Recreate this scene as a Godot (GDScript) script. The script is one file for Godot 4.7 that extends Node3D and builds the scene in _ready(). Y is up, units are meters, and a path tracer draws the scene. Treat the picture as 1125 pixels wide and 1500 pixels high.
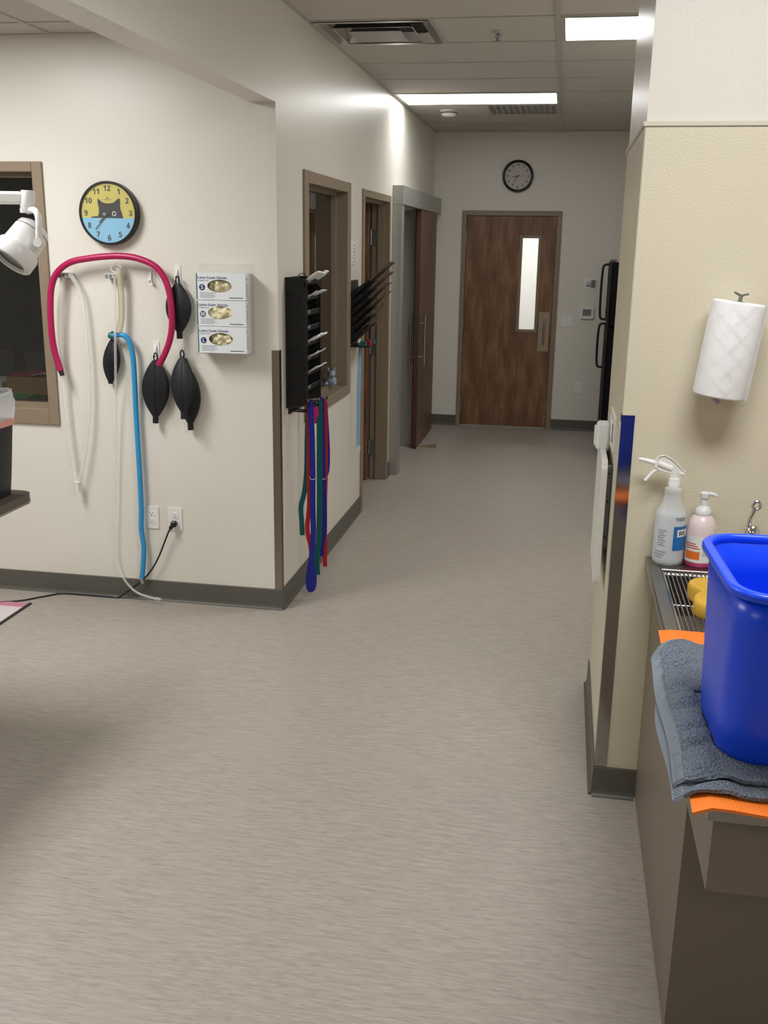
extends Node3D
# A clinic treatment room looking down a corridor: clock wall left, tub right, wooden door at the far end.

# ---------------------------------------------------------------- camera model (photo 1125 x 1500)
const CAM := Vector3(0, 1.82, 0)
const FOCAL := 1458.69
const TURN := Vector3(-0.263752, 0.172932, 0.015139)
var view: Basis

# planes of the place (metres)
const HX := -1.333      # corridor wall
const ZW := -4.635      # clock wall
const ZF := -10.23      # end wall
const CH := 2.866       # corridor ceiling
const CL := 2.722       # left room ceiling
const PZ := -3.14       # tub wall
const PX := 0.197       # partition end
const DECK := 0.868     # tub deck

var O := Vector3.ZERO   # base of the thing being built; shapes are given in room coordinates
var m := {}
var used := {}
var rng := RandomNumberGenerator.new()

func ray(x: float, y: float) -> Vector3:
	return view * Vector3((x - 562.5) / FOCAL, -(y - 750.0) / FOCAL, -1.0)
func on_z(x: float, y: float, z: float) -> Vector3:
	var d := ray(x, y)
	return CAM + d * ((z - CAM.z) / d.z)
func on_x(x: float, y: float, at: float) -> Vector3:
	var d := ray(x, y)
	return CAM + d * ((at - CAM.x) / d.x)
func on_y(x: float, y: float, at: float) -> Vector3:
	var d := ray(x, y)
	return CAM + d * ((at - CAM.y) / d.y)

# ---------------------------------------------------------------- mesh helpers
func S() -> SurfaceTool:
	var s := SurfaceTool.new()
	s.begin(Mesh.PRIMITIVE_TRIANGLES)
	return s

func tri(s: SurfaceTool, a: Vector3, b: Vector3, c: Vector3, g := -1) -> void:
	# a, b, c counter-clockwise seen from outside
	var sg: int = 4294967295 if g < 0 else g
	s.set_smooth_group(sg)
	s.add_vertex(a - O)
	s.set_smooth_group(sg)
	s.add_vertex(c - O)
	s.set_smooth_group(sg)
	s.add_vertex(b - O)

func quad(s: SurfaceTool, a: Vector3, b: Vector3, c: Vector3, d: Vector3, g := -1) -> void:
	tri(s, a, b, c, g)
	tri(s, a, c, d, g)

func obox(s: SurfaceTool, xf: Transform3D, size: Vector3, bev := 0.0) -> void:
	var h := size / 2.0
	var b: float = minf(bev, minf(h.x, minf(h.y, h.z)) * 0.95)
	if b <= 0.0:
		var c := []
		for i in 8:
			c.append(xf * Vector3(h.x if i & 1 else -h.x, h.y if i & 2 else -h.y, h.z if i & 4 else -h.z))
		quad(s, c[4], c[5], c[7], c[6])
		quad(s, c[1], c[0], c[2], c[3])
		quad(s, c[5], c[1], c[3], c[7])
		quad(s, c[0], c[4], c[6], c[2])
		quad(s, c[6], c[7], c[3], c[2])
		quad(s, c[0], c[1], c[5], c[4])
		return
	var v := {}
	for i in 8:
		var sg := Vector3(1 if i & 1 else -1, 1 if i & 2 else -1, 1 if i & 4 else -1)
		for ax in 3:
			var q := Vector3(sg.x * (h.x - b), sg.y * (h.y - b), sg.z * (h.z - b))
			q[ax] = sg[ax] * h[ax]
			v[i * 3 + ax] = xf * q
	var face := [[4, 5, 7, 6, 2], [1, 0, 2, 3, 2], [5, 1, 3, 7, 0], [0, 4, 6, 2, 0], [6, 7, 3, 2, 1], [0, 1, 5, 4, 1]]
	for f in face:
		quad(s, v[f[0] * 3 + f[4]], v[f[1] * 3 + f[4]], v[f[2] * 3 + f[4]], v[f[3] * 3 + f[4]])
	for f in face:
		for k in 4:
			var i: int = f[k]
			var j: int = f[(k + 1) % 4]
			if i > j:
				continue
			var d: int = i ^ j
			var along := 0 if d == 1 else (1 if d == 2 else 2)
			var a1: int = f[4]
			var a2 := 3 - along - a1
			# two faces share this edge; only build it once
			quad(s, v[j * 3 + a1], v[i * 3 + a1], v[i * 3 + a2], v[j * 3 + a2])
	for i in 8:
		var n := ((i & 1) + ((i >> 1) & 1) + ((i >> 2) & 1)) % 2
		if n == 1:
			tri(s, v[i * 3], v[i * 3 + 1], v[i * 3 + 2])
		else:
			tri(s, v[i * 3], v[i * 3 + 2], v[i * 3 + 1])

func box(s: SurfaceTool, a: Vector3, b: Vector3, bev := 0.0) -> void:
	var lo := Vector3(minf(a.x, b.x), minf(a.y, b.y), minf(a.z, b.z))
	var hi := Vector3(maxf(a.x, b.x), maxf(a.y, b.y), maxf(a.z, b.z))
	obox(s, Transform3D(Basis(), (lo + hi) / 2.0), hi - lo, bev)

func curve(pts: Array, per := 6) -> Array:
	# Catmull-Rom through the points
	var out := []
	for i in pts.size() - 1:
		var p0: Vector3 = pts[maxi(i - 1, 0)]
		var p1: Vector3 = pts[i]
		var p2: Vector3 = pts[i + 1]
		var p3: Vector3 = pts[mini(i + 2, pts.size() - 1)]
		for k in per:
			out.append(p1.cubic_interpolate(p2, p0, p3, float(k) / per))
	out.append(pts[-1])
	return out

func frames(pts: Array, up := Vector3.UP) -> Array:
	var out := []
	var n := Vector3.ZERO
	for i in pts.size():
		var t: Vector3 = (pts[mini(i + 1, pts.size() - 1)] - pts[maxi(i - 1, 0)]).normalized()
		if i == 0:
			n = up - t * up.dot(t)
			if n.length() < 0.05:
				n = Vector3.RIGHT - t * t.x
		else:
			n = n - t * n.dot(t)
		n = n.normalized()
		out.append([t, n, t.cross(n)])
	return out

func tube(s: SurfaceTool, pts: Array, r, seg := 10, cap := true) -> void:
	var fr := frames(pts)
	var rings := []
	for i in pts.size():
		var rad: float = r[i] if r is Array else r
		var ring := []
		for k in seg:
			var a := TAU * k / seg
			ring.append(pts[i] + (fr[i][1] * cos(a) + fr[i][2] * sin(a)) * rad)
		rings.append(ring)
	skin(s, rings, cap)

func skin(s: SurfaceTool, rings: Array, cap := true, g := 0) -> void:
	var seg: int = rings[0].size()
	for i in rings.size() - 1:
		for k in seg:
			var k2 := (k + 1) % seg
			quad(s, rings[i][k], rings[i][k2], rings[i + 1][k2], rings[i + 1][k], g)
	if cap:
		for e in [0, rings.size() - 1]:
			var c := Vector3.ZERO
			for p in rings[e]:
				c += p
			c /= seg
			for k in seg:
				var k2 := (k + 1) % seg
				if e == 0:
					tri(s, c, rings[e][k2], rings[e][k])
				else:
					tri(s, c, rings[e][k], rings[e][k2])

func lathe(s: SurfaceTool, prof: Array, xf: Transform3D, seg := 28) -> void:
	# prof: Vector2(radius, height) from bottom to top; sharp bends get their own smoothing
	var g := 1
	for i in prof.size() - 1:
		if i > 0:
			var d1: Vector2 = (prof[i] - prof[i - 1]).normalized()
			var d2: Vector2 = (prof[i + 1] - prof[i]).normalized()
			if d1.dot(d2) < 0.75:
				g += 1
		for k in seg:
			var a := TAU * k / seg
			var b := TAU * (k + 1) / seg
			var p: Vector2 = prof[i]
			var q: Vector2 = prof[i + 1]
			var v1 := xf * Vector3(p.x * cos(a), p.y, -p.x * sin(a))
			var v2 := xf * Vector3(p.x * cos(b), p.y, -p.x * sin(b))
			var v3 := xf * Vector3(q.x * cos(b), q.y, -q.x * sin(b))
			var v4 := xf * Vector3(q.x * cos(a), q.y, -q.x * sin(a))
			if p.x > 0.00001:
				tri(s, v1, v2, v3, g)
			if q.x > 0.00001:
				tri(s, v1, v3, v4, g)

func prism(s: SurfaceTool, poly: PackedVector2Array, xf: Transform3D, depth: float, smooth := false) -> void:
	# outline in local x,y (counter-clockwise), pushed from z = 0 to z = depth
	var p := poly
	if Geometry2D.is_polygon_clockwise(p):
		p = p.duplicate()
		p.reverse()
	var ix := Geometry2D.triangulate_polygon(p)
	for t in range(0, ix.size(), 3):
		var q := [p[ix[t]], p[ix[t + 1]], p[ix[t + 2]]]
		if (q[1] - q[0]).cross(q[2] - q[0]) < 0:
			q = [q[0], q[2], q[1]]
		tri(s, xf * Vector3(q[0].x, q[0].y, depth), xf * Vector3(q[1].x, q[1].y, depth), xf * Vector3(q[2].x, q[2].y, depth))
		tri(s, xf * Vector3(q[0].x, q[0].y, 0), xf * Vector3(q[2].x, q[2].y, 0), xf * Vector3(q[1].x, q[1].y, 0))
	for i in p.size():
		var a := p[i]
		var b := p[(i + 1) % p.size()]
		quad(s, xf * Vector3(a.x, a.y, 0), xf * Vector3(b.x, b.y, 0), xf * Vector3(b.x, b.y, depth), xf * Vector3(a.x, a.y, depth), 3 if smooth else -1)

func sheet(s: SurfaceTool, grid: Array, thick: float) -> void:
	# a cloth of points [row][col] with thickness below it
	var nr := grid.size()
	var nc: int = grid[0].size()
	var low := []
	for i in nr:
		var r := []
		for j in nc:
			var du: Vector3 = grid[mini(i + 1, nr - 1)][j] - grid[maxi(i - 1, 0)][j]
			var dv: Vector3 = grid[i][mini(j + 1, nc - 1)] - grid[i][maxi(j - 1, 0)]
			r.append(grid[i][j] - dv.cross(du).normalized() * thick)
		low.append(r)
	for i in nr - 1:
		for j in nc - 1:
			quad(s, grid[i][j], grid[i][j + 1], grid[i + 1][j + 1], grid[i + 1][j], 0)
			quad(s, low[i][j], low[i + 1][j], low[i + 1][j + 1], low[i][j + 1], 1)
	for i in nr - 1:
		quad(s, grid[i][0], grid[i + 1][0], low[i + 1][0], low[i][0], 2)
		quad(s, grid[i + 1][nc - 1], grid[i][nc - 1], low[i][nc - 1], low[i + 1][nc - 1], 2)
	for j in nc - 1:
		quad(s, grid[0][j + 1], grid[0][j], low[0][j], low[0][j + 1], 3)
		quad(s, grid[nr - 1][j], grid[nr - 1][j + 1], low[nr - 1][j + 1], low[nr - 1][j], 3)

func strap(s: SurfaceTool, pts: Array, across: Vector3, width: float, thick := 0.0022) -> void:
	var fr := frames(pts)
	var rings := []
	for i in pts.size():
		var t: Vector3 = fr[i][0]
		var w := (across - t * across.dot(t)).normalized() * width / 2.0
		var n := t.cross(w).normalized() * thick / 2.0
		rings.append([pts[i] - w - n, pts[i] + w - n, pts[i] + w + n, pts[i] - w + n])
	skin(s, rings, true, -1)

func rounded(w: float, h: float, r: float, n := 5) -> PackedVector2Array:
	var out := PackedVector2Array()
	for c in [[1, 1, 0.0], [-1, 1, PI / 2], [-1, -1, PI], [1, -1, PI * 1.5]]:
		for k in n + 1:
			var a: float = c[2] + PI / 2 * k / n
			out.append(Vector2(c[0] * (w / 2 - r) + cos(a) * r, c[1] * (h / 2 - r) + sin(a) * r))
	return out

func at(p: Vector3, b := Basis()) -> Transform3D:
	return Transform3D(b, p)

const FACE_X := Basis(Vector3(0, 0, -1), Vector3(0, 1, 0), Vector3(1, 0, 0))      # lies on a wall that looks towards +x
const FACE_XN := Basis(Vector3(0, 0, 1), Vector3(0, 1, 0), Vector3(-1, 0, 0))     # lies on a wall that looks towards -x
const FLAT := Basis(Vector3(1, 0, 0), Vector3(0, 0, -1), Vector3(0, 1, 0))        # lies on the floor, looks up

func done(s: SurfaceTool, called: String, material: Material, parent: Node = self) -> MeshInstance3D:
	s.generate_normals()
	var o := MeshInstance3D.new()
	o.mesh = s.commit()
	o.material_override = null
	o.mesh.surface_set_material(0, material)
	o.name = called
	parent.add_child(o, true)
	return o

func numbered(called: String) -> String:
	used[called] = used.get(called, -1) + 1
	return called if used[called] == 0 else "%s_%03d" % [called, used[called]]

func thing(called: String, label: String, category: String, base: Vector3, group := "") -> Node3D:
	var o := Node3D.new()
	o.name = numbered(called)
	add_child(o, true)
	o.position = base
	O = base
	o.set_meta("label", label)
	o.set_meta("category", category)
	if group:
		o.set_meta("group", group)
	return o

func setting(called: String) -> Node3D:
	var o := Node3D.new()
	o.name = called
	add_child(o, true)
	o.set_meta("kind", "structure")
	O = Vector3.ZERO
	return o

func struct(called: String, s: SurfaceTool, material: Material, label: String) -> MeshInstance3D:
	var o := done(s, called, material)
	o.set_meta("kind", "structure")
	o.set_meta("label", label)
	return o

func copy_mesh(src: MeshInstance3D, called: String, parent: Node, where: Vector3) -> MeshInstance3D:
	var o := MeshInstance3D.new()
	o.mesh = src.mesh
	o.name = called
	parent.add_child(o, true)
	o.position = where
	return o

func text(words: String, cap: float, material: Material, xf: Transform3D, parent: Node, fit := 0.0, bend := 0.0, called := "lettering", bold := false) -> MeshInstance3D:
	# xf in room coordinates: x along the line, y up, z out of the surface
	var t := TextMesh.new()
	var f := SystemFont.new()
	f.font_names = PackedStringArray(["Droid Sans"])
	if bold:
		f.font_weight = 700
	t.font = f
	t.text = words
	t.font_size = 48
	t.pixel_size = cap / (48.0 * 0.72)
	t.depth = 0.0006
	t.curve_step = 1.5
	var src := t.get_mesh_arrays()
	var v: PackedVector3Array = src[Mesh.ARRAY_VERTEX]
	if v.is_empty():
		return null
	var lo := v[0].x
	var hi := v[0].x
	for p in v:
		lo = minf(lo, p.x)
		hi = maxf(hi, p.x)
	var k := fit / (hi - lo) if fit > 0.0 else 1.0
	var ix: PackedInt32Array = src[Mesh.ARRAY_INDEX]
	var s := S()
	var q := []
	for p in v:
		var u := Vector3((p.x - (lo + hi) / 2) * k, p.y, p.z)
		if bend > 0.0:
			var a := u.x / bend
			u = Vector3(sin(a) * (bend + u.z), u.y, cos(a) * (bend + u.z) - bend)
		q.append(xf * u)
	for i in range(0, ix.size(), 3):
		tri(s, q[ix[i]], q[ix[i + 2]], q[ix[i + 1]])
	return done(s, called, material, parent)

# ---------------------------------------------------------------- materials
func mat(key: String, c: Color, rough := 0.6, metal := 0.0) -> StandardMaterial3D:
	var x := StandardMaterial3D.new()
	x.resource_name = key
	x.albedo_color = c
	x.roughness = rough
	x.metallic = metal
	m[key] = x
	return x

func clear(key: String, c: Color, alpha: float, rough := 0.05) -> StandardMaterial3D:
	var x := mat(key, Color(c.r, c.g, c.b, alpha), rough)
	x.transparency = BaseMaterial3D.TRANSPARENCY_ALPHA
	return x

func noise_img(w: int, h: int, freq: float, sd: int, kind := FastNoiseLite.TYPE_SIMPLEX_SMOOTH, oct := 3) -> Image:
	var n := FastNoiseLite.new()
	n.noise_type = kind
	n.seed = sd
	n.frequency = freq
	n.fractal_octaves = oct
	return n.get_seamless_image(w, h)

func bumpy(x: StandardMaterial3D, freq: float, sd: int, per_metre: float, cm: float, size := 512, kind := FastNoiseLite.TYPE_SIMPLEX_SMOOTH) -> void:
	var im := noise_img(size, size, freq, sd, kind)
	im.convert(Image.FORMAT_L8)
	x.heightmap_enabled = true
	x.heightmap_texture = ImageTexture.create_from_image(im)
	x.heightmap_scale = cm
	x.uv1_triplanar = true
	x.uv1_world_triplanar = true
	x.uv1_scale = Vector3.ONE * per_metre

func floor_picture() -> ImageTexture:
	var w := 512
	var h := 2048
	var a := noise_img(128, 2048, 0.26, 3)
	a.resize(w, h, Image.INTERPOLATE_CUBIC)
	var b := noise_img(64, 700, 0.2, 8)
	b.resize(w, h, Image.INTERPOLATE_CUBIC)
	var c := noise_img(110, 2048, 0.42, 21)
	c.resize(w, h, Image.INTERPOLATE_CUBIC)
	a.convert(Image.FORMAT_L8)
	b.convert(Image.FORMAT_L8)
	c.convert(Image.FORMAT_L8)
	var da := a.get_data()
	var db := b.get_data()
	var dc := c.get_data()
	var out := PackedByteArray()
	out.resize(w * h * 3)
	for i in w * h:
		var v := (da[i] - 128) * 0.09 + (db[i] - 128) * 0.08 + (dc[i] - 128) * 0.09
		if dc[i] < 84:
			v -= (84 - dc[i]) * 0.3
		out[i * 3] = clampi(int(171 + v), 0, 255)
		out[i * 3 + 1] = clampi(int(162 + v), 0, 255)
		out[i * 3 + 2] = clampi(int(152 + v), 0, 255)
	return ImageTexture.create_from_image(Image.create_from_data(w, h, false, Image.FORMAT_RGB8, out))

func wood_picture(r: int, g: int, b: int, blotch: float, grain: float, sd: int) -> ImageTexture:
	var w := 512
	var h := 512
	var a := noise_img(256, 20, 0.12, sd)
	a.resize(w, h, Image.INTERPOLATE_CUBIC)
	var c := noise_img(w, 160, 0.012, sd + 5, FastNoiseLite.TYPE_SIMPLEX_SMOOTH, 4)
	c.resize(w, h, Image.INTERPOLATE_CUBIC)
	a.convert(Image.FORMAT_L8)
	c.convert(Image.FORMAT_L8)
	var da := a.get_data()
	var dc := c.get_data()
	var out := PackedByteArray()
	out.resize(w * h * 3)
	for i in w * h:
		var v := (da[i] - 128) * grain + (dc[i] - 128) * blotch
		out[i * 3] = clampi(int(r + v), 0, 255)
		out[i * 3 + 1] = clampi(int(g + v * 0.8), 0, 255)
		out[i * 3 + 2] = clampi(int(b + v * 0.62), 0, 255)
	return ImageTexture.create_from_image(Image.create_from_data(w, h, false, Image.FORMAT_RGB8, out))

func grain_picture(r: int, g: int, b: int, k: float, sd: int) -> ImageTexture:
	var im := noise_img(512, 512, 0.1, sd)
	im.convert(Image.FORMAT_L8)
	var d := im.get_data()
	var out := PackedByteArray()
	out.resize(512 * 512 * 3)
	for i in 512 * 512:
		var v := (d[i] - 128) * k
		out[i * 3] = clampi(int(r + v), 0, 255)
		out[i * 3 + 1] = clampi(int(g + v), 0, 255)
		out[i * 3 + 2] = clampi(int(b + v), 0, 255)
	return ImageTexture.create_from_image(Image.create_from_data(512, 512, false, Image.FORMAT_RGB8, out))

func tex(x: StandardMaterial3D, t: Texture2D, scale: Vector3) -> void:
	x.albedo_texture = t
	x.uv1_triplanar = true
	x.uv1_world_triplanar = true
	x.uv1_scale = scale

func materials() -> void:
	mat("paint", Color8(228, 224, 213), 0.34)
	bumpy(m.paint, 0.06, 4, 2.0, 0.02)
	mat("wall_panel", Color8(216, 208, 185), 0.45)
	bumpy(m.wall_panel, 0.11, 9, 2.2, 0.08, 512)
	mat("panel_trim", Color8(214, 206, 190), 0.4)
	mat("tile", Color8(205, 200, 194), 0.92)
	bumpy(m.tile, 0.2, 14, 1.6, 0.04)
	mat("slab", Color8(150, 148, 145), 0.9)
	mat("bar", Color8(188, 184, 178), 0.5)
	mat("floor", Color8(255, 255, 255), 0.42)
	tex(m.floor, floor_picture(), Vector3(0.45, 0.45, 0.45))
	mat("base", Color8(92, 90, 82), 0.45)
	mat("frame", Color8(142, 126, 106), 0.42)
	mat("steel", Color8(196, 194, 190), 0.2, 1.0)
	mat("deck_steel", Color8(158, 155, 151), 0.3, 1.0)
	mat("guard_steel", Color8(186, 184, 180), 0.11, 1.0)
	mat("bronze_steel", Color8(160, 148, 134), 0.3, 1.0)
	mat("aluminium", Color8(176, 174, 170), 0.42, 0.6)
	mat("chrome", Color8(220, 220, 222), 0.08, 1.0)
	mat("hinge_steel", Color8(150, 152, 156), 0.35, 0.9)
	mat("door_wood", Color8(255, 255, 255), 0.42)
	tex(m.door_wood, wood_picture(126, 91, 64, 0.20, 0.10, 31), Vector3(1.3, 1.0, 1.3))
	mat("slide_wood", Color8(255, 255, 255), 0.45)
	tex(m.slide_wood, wood_picture(112, 84, 68, 0.10, 0.22, 47), Vector3(1.1, 0.6, 1.1))
	mat("edge_wood", Color8(78, 48, 34), 0.5)
	mat("laminate", Color8(124, 113, 100), 0.45)
	bumpy(m.laminate, 0.2, 61, 3.0, 0.01)
	mat("edge_band", Color8(168, 158, 144), 0.5)
	mat("white_plastic", Color8(236, 236, 232), 0.35)
	mat("white_enamel", Color8(240, 240, 238), 0.28)
	mat("grey_plastic", Color8(120, 122, 124), 0.4)
	mat("dark_plastic", Color8(40, 40, 42), 0.4)
	mat("black_plastic", Color8(24, 24, 28), 0.38)
	mat("black_gloss", Color8(10, 10, 16), 0.2)
	mat("fridge_black", Color8(9, 9, 14), 0.55)
	m.fridge_black.metallic_specular = 0.25
	mat("black_rubber", Color8(16, 17, 24), 0.48)
	mat("bag_seam", Color8(26, 27, 34), 0.5)
	mat("black_wire", Color8(18, 18, 22), 0.42)
	clear("black_mesh", Color8(12, 12, 16), 0.80, 0.5)
	mat("magenta", Color8(178, 18, 84), 0.38)
	mat("blue_hose", Color8(52, 152, 210), 0.35)
	mat("teal", Color8(22, 110, 110), 0.4)
	clear("clear_tube", Color8(240, 240, 234), 0.34, 0.3)
	clear("cream_tube", Color8(222, 212, 184), 0.62, 0.3)
	clear("acrylic", Color8(244, 248, 248), 0.05, 0.04)
	clear("window_glass", Color8(225, 232, 230), 0.10, 0.02)
	clear("shade_tint_glass", Color8(14, 16, 17), 0.36, 0.02)  # clear panes given a dark tint that stands in for the unlit office's shade
	clear("dark_glass", Color8(40, 44, 46), 0.35, 0.02)
	mat("clock_yellow", Color8(206, 192, 92), 0.5)
	mat("clock_blue", Color8(136, 196, 226), 0.5)
	mat("ink", Color8(44, 42, 44), 0.6)
	mat("cat_black", Color8(26, 28, 30), 0.6)
	mat("white_print", Color8(235, 235, 232), 0.6)
	mat("dial", Color8(206, 202, 196), 0.6)
	mat("navy", Color8(44, 42, 104), 0.6)
	mat("green_print", Color8(34, 112, 108), 0.6)
	mat("grey_print", Color8(138, 142, 152), 0.6)
	mat("carton", Color8(232, 236, 238), 0.5)
	mat("carton_inside", Color8(120, 110, 84), 0.8)
	mat("latex", Color8(240, 230, 190), 0.5)
	mat("paper", Color8(228, 228, 226), 0.8)
	mat("paper_towel", Color8(240, 240, 240), 0.95)
	mat("card_tube", Color8(120, 96, 72), 0.9)
	mat("clipboard", Color8(112, 94, 74), 0.55)
	mat("leash_blue", Color8(34, 40, 150), 0.8)
	mat("leash_teal", Color8(14, 100, 98), 0.8)
	mat("leash_red", Color8(196, 36, 44), 0.8)
	mat("leash_pink", Color8(214, 34, 132), 0.8)
	mat("strap_blue", Color8(146, 178, 206), 0.8)
	mat("toy", Color8(140, 152, 164), 0.9)
	mat("cardboard", Color8(176, 132, 84), 0.85)
	mat("folder_green", Color8(70, 170, 92), 0.6)
	mat("folder_red", Color8(170, 40, 60), 0.7)
	mat("desk", Color8(70, 66, 62), 0.5)
	mat("screen_off", Color8(12, 13, 15), 0.2)
	mat("office_wall", Color8(186, 184, 178), 0.8)
	mat("bucket", Color8(14, 74, 240), 0.3)
	mat("mat_orange", Color8(255, 132, 40), 0.6)
	mat("terry", Color8(255, 255, 255), 0.98)
	bumpy(m.terry, 0.07, 71, 4.0, 0.7)
	m.terry.albedo_texture = grain_picture(112, 122, 134, 0.34, 73)
	mat("terry_hem", Color8(128, 137, 147), 0.95)
	mat("sponge", Color8(222, 176, 66), 0.95)
	bumpy(m.sponge, 0.2, 77, 9.0, 0.1)
	clear("bottle_shell", Color8(232, 234, 234), 0.5, 0.3)
	mat("bottle_solid", Color8(226, 228, 228), 0.35)
	mat("liquid_blue", Color8(190, 204, 214), 0.3)
	mat("label_blue", Color8(18, 108, 178), 0.5)
	mat("soap_shell", Color8(230, 212, 212), 0.3)
	mat("soap_pink", Color8(206, 70, 120), 0.3)
	mat("label_orange", Color8(232, 120, 34), 0.5)
	mat("label_red", Color8(206, 72, 62), 0.6)
	mat("liner", Color8(232, 234, 236), 0.3)
	m.liner.transparency = BaseMaterial3D.TRANSPARENCY_ALPHA
	m.liner.albedo_color.a = 0.55
	mat("liner_pink", Color8(232, 160, 150), 0.5)
	mat("mat_white", Color8(214, 204, 204), 0.7)
	mat("mat_pink", Color8(196, 130, 146), 0.7)
	mat("table_top", Color8(96, 88, 80), 0.4)
	mat("wedge", Color8(150, 126, 96), 0.8)
	mat("lens", Color8(60, 60, 58), 0.15)
	mat("lens_ring", Color8(196, 196, 190), 0.35)
	mat("vent_dark", Color8(60, 60, 62), 0.6)
	mat("red_clip", Color8(190, 34, 38), 0.5)
	for k in ["light_panel"]:
		var e := mat(k, Color8(250, 252, 255), 0.6)
		e.emission_enabled = true
		e.emission = Color8(246, 250, 255)
		e.emission_energy_multiplier = 1.6

# ---------------------------------------------------------------- lights and ceilings
func panel_light(label: String, x0: float, x1: float, z0: float, z1: float, y: float, energy: float, warm := 0.0) -> void:
	var base := Vector3((x0 + x1) / 2, y, (z0 + z1) / 2)
	var t := thing("ceiling_light", label, "ceiling light", base, "fluorescent ceiling panels")
	var s := S()
	var w := 0.022
	box(s, Vector3(x0, y - 0.002, z0), Vector3(x1, y + 0.05, z0 + w))
	box(s, Vector3(x0, y - 0.002, z1 - w), Vector3(x1, y + 0.05, z1))
	box(s, Vector3(x0, y - 0.002, z0 + w), Vector3(x0 + w, y + 0.05, z1 - w))
	box(s, Vector3(x1 - w, y - 0.002, z0 + w), Vector3(x1, y + 0.05, z1 - w))
	done(s, "frame", m.bar, t)
	s = S()
	box(s, Vector3(x0 + w, y + 0.004, z0 + w), Vector3(x1 - w, y + 0.012, z1 - w))
	done(s, "diffuser", m.light_panel, t)
	var l := AreaLight3D.new()
	l.name = "panel_glow"
	l.area_size = Vector2(x1 - x0 - 2 * w, z1 - z0 - 2 * w)
	l.light_energy = energy
	l.light_color = Color(0.995, 0.992, 0.985)
	l.area_range = 16.0
	l.area_attenuation = 2.0
	l.shadow_enabled = true
	t.add_child(l)
	l.position = Vector3(0, 0.0, 0)
	l.rotation_degrees = Vector3(-90, 0, 0)

func tiled_ceiling(called: String, y: float, xs: Array, zs: Array, skip: Dictionary, slab_lo: Vector3, slab_hi: Vector3, label: String) -> Node3D:
	var c := setting(called)
	c.set_meta("label", label)
	var s := S()
	box(s, slab_lo, slab_hi)
	done(s, "slab", m.slab, c)
	var cache := {}
	for i in xs.size() - 1:
		for j in zs.size() - 1:
			if skip.has(Vector2i(i, j)):
				continue
			var w: float = xs[i + 1] - xs[i]
			var d: float = zs[j + 1] - zs[j]
			var key := "%.3f_%.3f" % [w, d]
			var where := Vector3((xs[i] + xs[i + 1]) / 2, y, (zs[j] + zs[j + 1]) / 2)
			if not cache.has(key):
				O = Vector3.ZERO
				var q := S()
				box(q, Vector3(-w / 2 + 0.004, 0.005, -d / 2 + 0.004), Vector3(w / 2 - 0.004, 0.019, d / 2 - 0.004))
				var first := done(q, "ceiling_tile", m.tile, c)
				first.position = where
				cache[key] = first
			else:
				copy_mesh(cache[key], "ceiling_tile", c, where)
	O = Vector3.ZERO
	for x in xs:
		s = S()
		box(s, Vector3(x - 0.013, y, zs[0]), Vector3(x + 0.013, y + 0.008, zs[-1]))
		done(s, "grid_bar", m.bar, c)
	for z in zs:
		for i in xs.size() - 1:
			s = S()
			box(s, Vector3(xs[i] + 0.013, y + 0.001, z - 0.011), Vector3(xs[i + 1] - 0.013, y + 0.008, z + 0.011))
			done(s, "grid_bar", m.bar, c)
	return c

func baseboard(called: String, a: Vector3, b: Vector3, out: Vector3, label: String) -> void:
	# cove base along a-b with a small toe, proud of the wall by a few millimetres
	O = Vector3.ZERO
	var d := (b - a)
	var n := d.normalized()
	var xf := Transform3D(Basis(out, Vector3.UP, n), a)
	if xf.basis.determinant() < 0:
		xf = Transform3D(Basis(out, Vector3.UP, -n), b)
	var p := PackedVector2Array([Vector2(0, 0), Vector2(0.019, 0), Vector2(0.018, 0.004), Vector2(0.011, 0.01), Vector2(0.008, 0.02), Vector2(0.007, 0.104), Vector2(0.005, 0.108), Vector2(0, 0.108)])
	var s := S()
	prism(s, p, xf, d.length())
	struct(called, s, m.base, label)

func _ready() -> void:
	rng.seed = 7
	view = Basis.from_euler(TURN)
	# ---- camera
	var cam := Camera3D.new()
	cam.name = "camera"
	cam.position = CAM
	cam.rotation = TURN
	cam.fov = rad_to_deg(2.0 * atan(750.0 / FOCAL))
	cam.near = 0.05
	cam.far = 60.0
	cam.current = true
	add_child(cam)
	# ---- surroundings and exposure
	var env := Environment.new()
	env.background_mode = Environment.BG_COLOR
	env.background_color = Color.BLACK
	env.tonemap_mode = Environment.TONE_MAPPER_LINEAR
	env.tonemap_exposure = 1.06
	env.sdfgi_enabled = true
	env.ssao_enabled = true
	env.ssil_enabled = true
	var we := WorldEnvironment.new()
	we.name = "surroundings"
	we.environment = env
	add_child(we)
	materials()
	# ---- ceiling panels: two show in the corridor, the others hang over the room the photo was taken in
	panel_light("long lit ceiling panel touching the corridor wall above the sliding door", HX + 0.02, -0.125, -8.25, -7.666, CH, 1.5)
	panel_light("lit ceiling panel cut off by the upper wall of the partition", -0.099, 1.096, -5.812, -5.228, CH, 2.2)
	panel_light("lit ceiling panel over the tub", -0.099, 1.096, -2.154, -1.570, CH, 3.6)
	panel_light("dimmer lit ceiling panel at the open end of the room, past the tub", -0.099, 1.096, 0.894, 1.478, CH, 1.1)
	panel_light("lit ceiling panel of the left room beyond the header", -3.0, -2.41, -3.75, -2.56, CL, 5.0)
	panel_light("lit ceiling panel over the back of the left room", -3.0, -2.41, -0.7, 0.49, CL, 2.2)
	build_shell()
	build_far_end()
	build_corridor_wall()
	build_office()
	build_clock_wall()
	build_left_corner()
	build_partition()
	build_tub()

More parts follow.
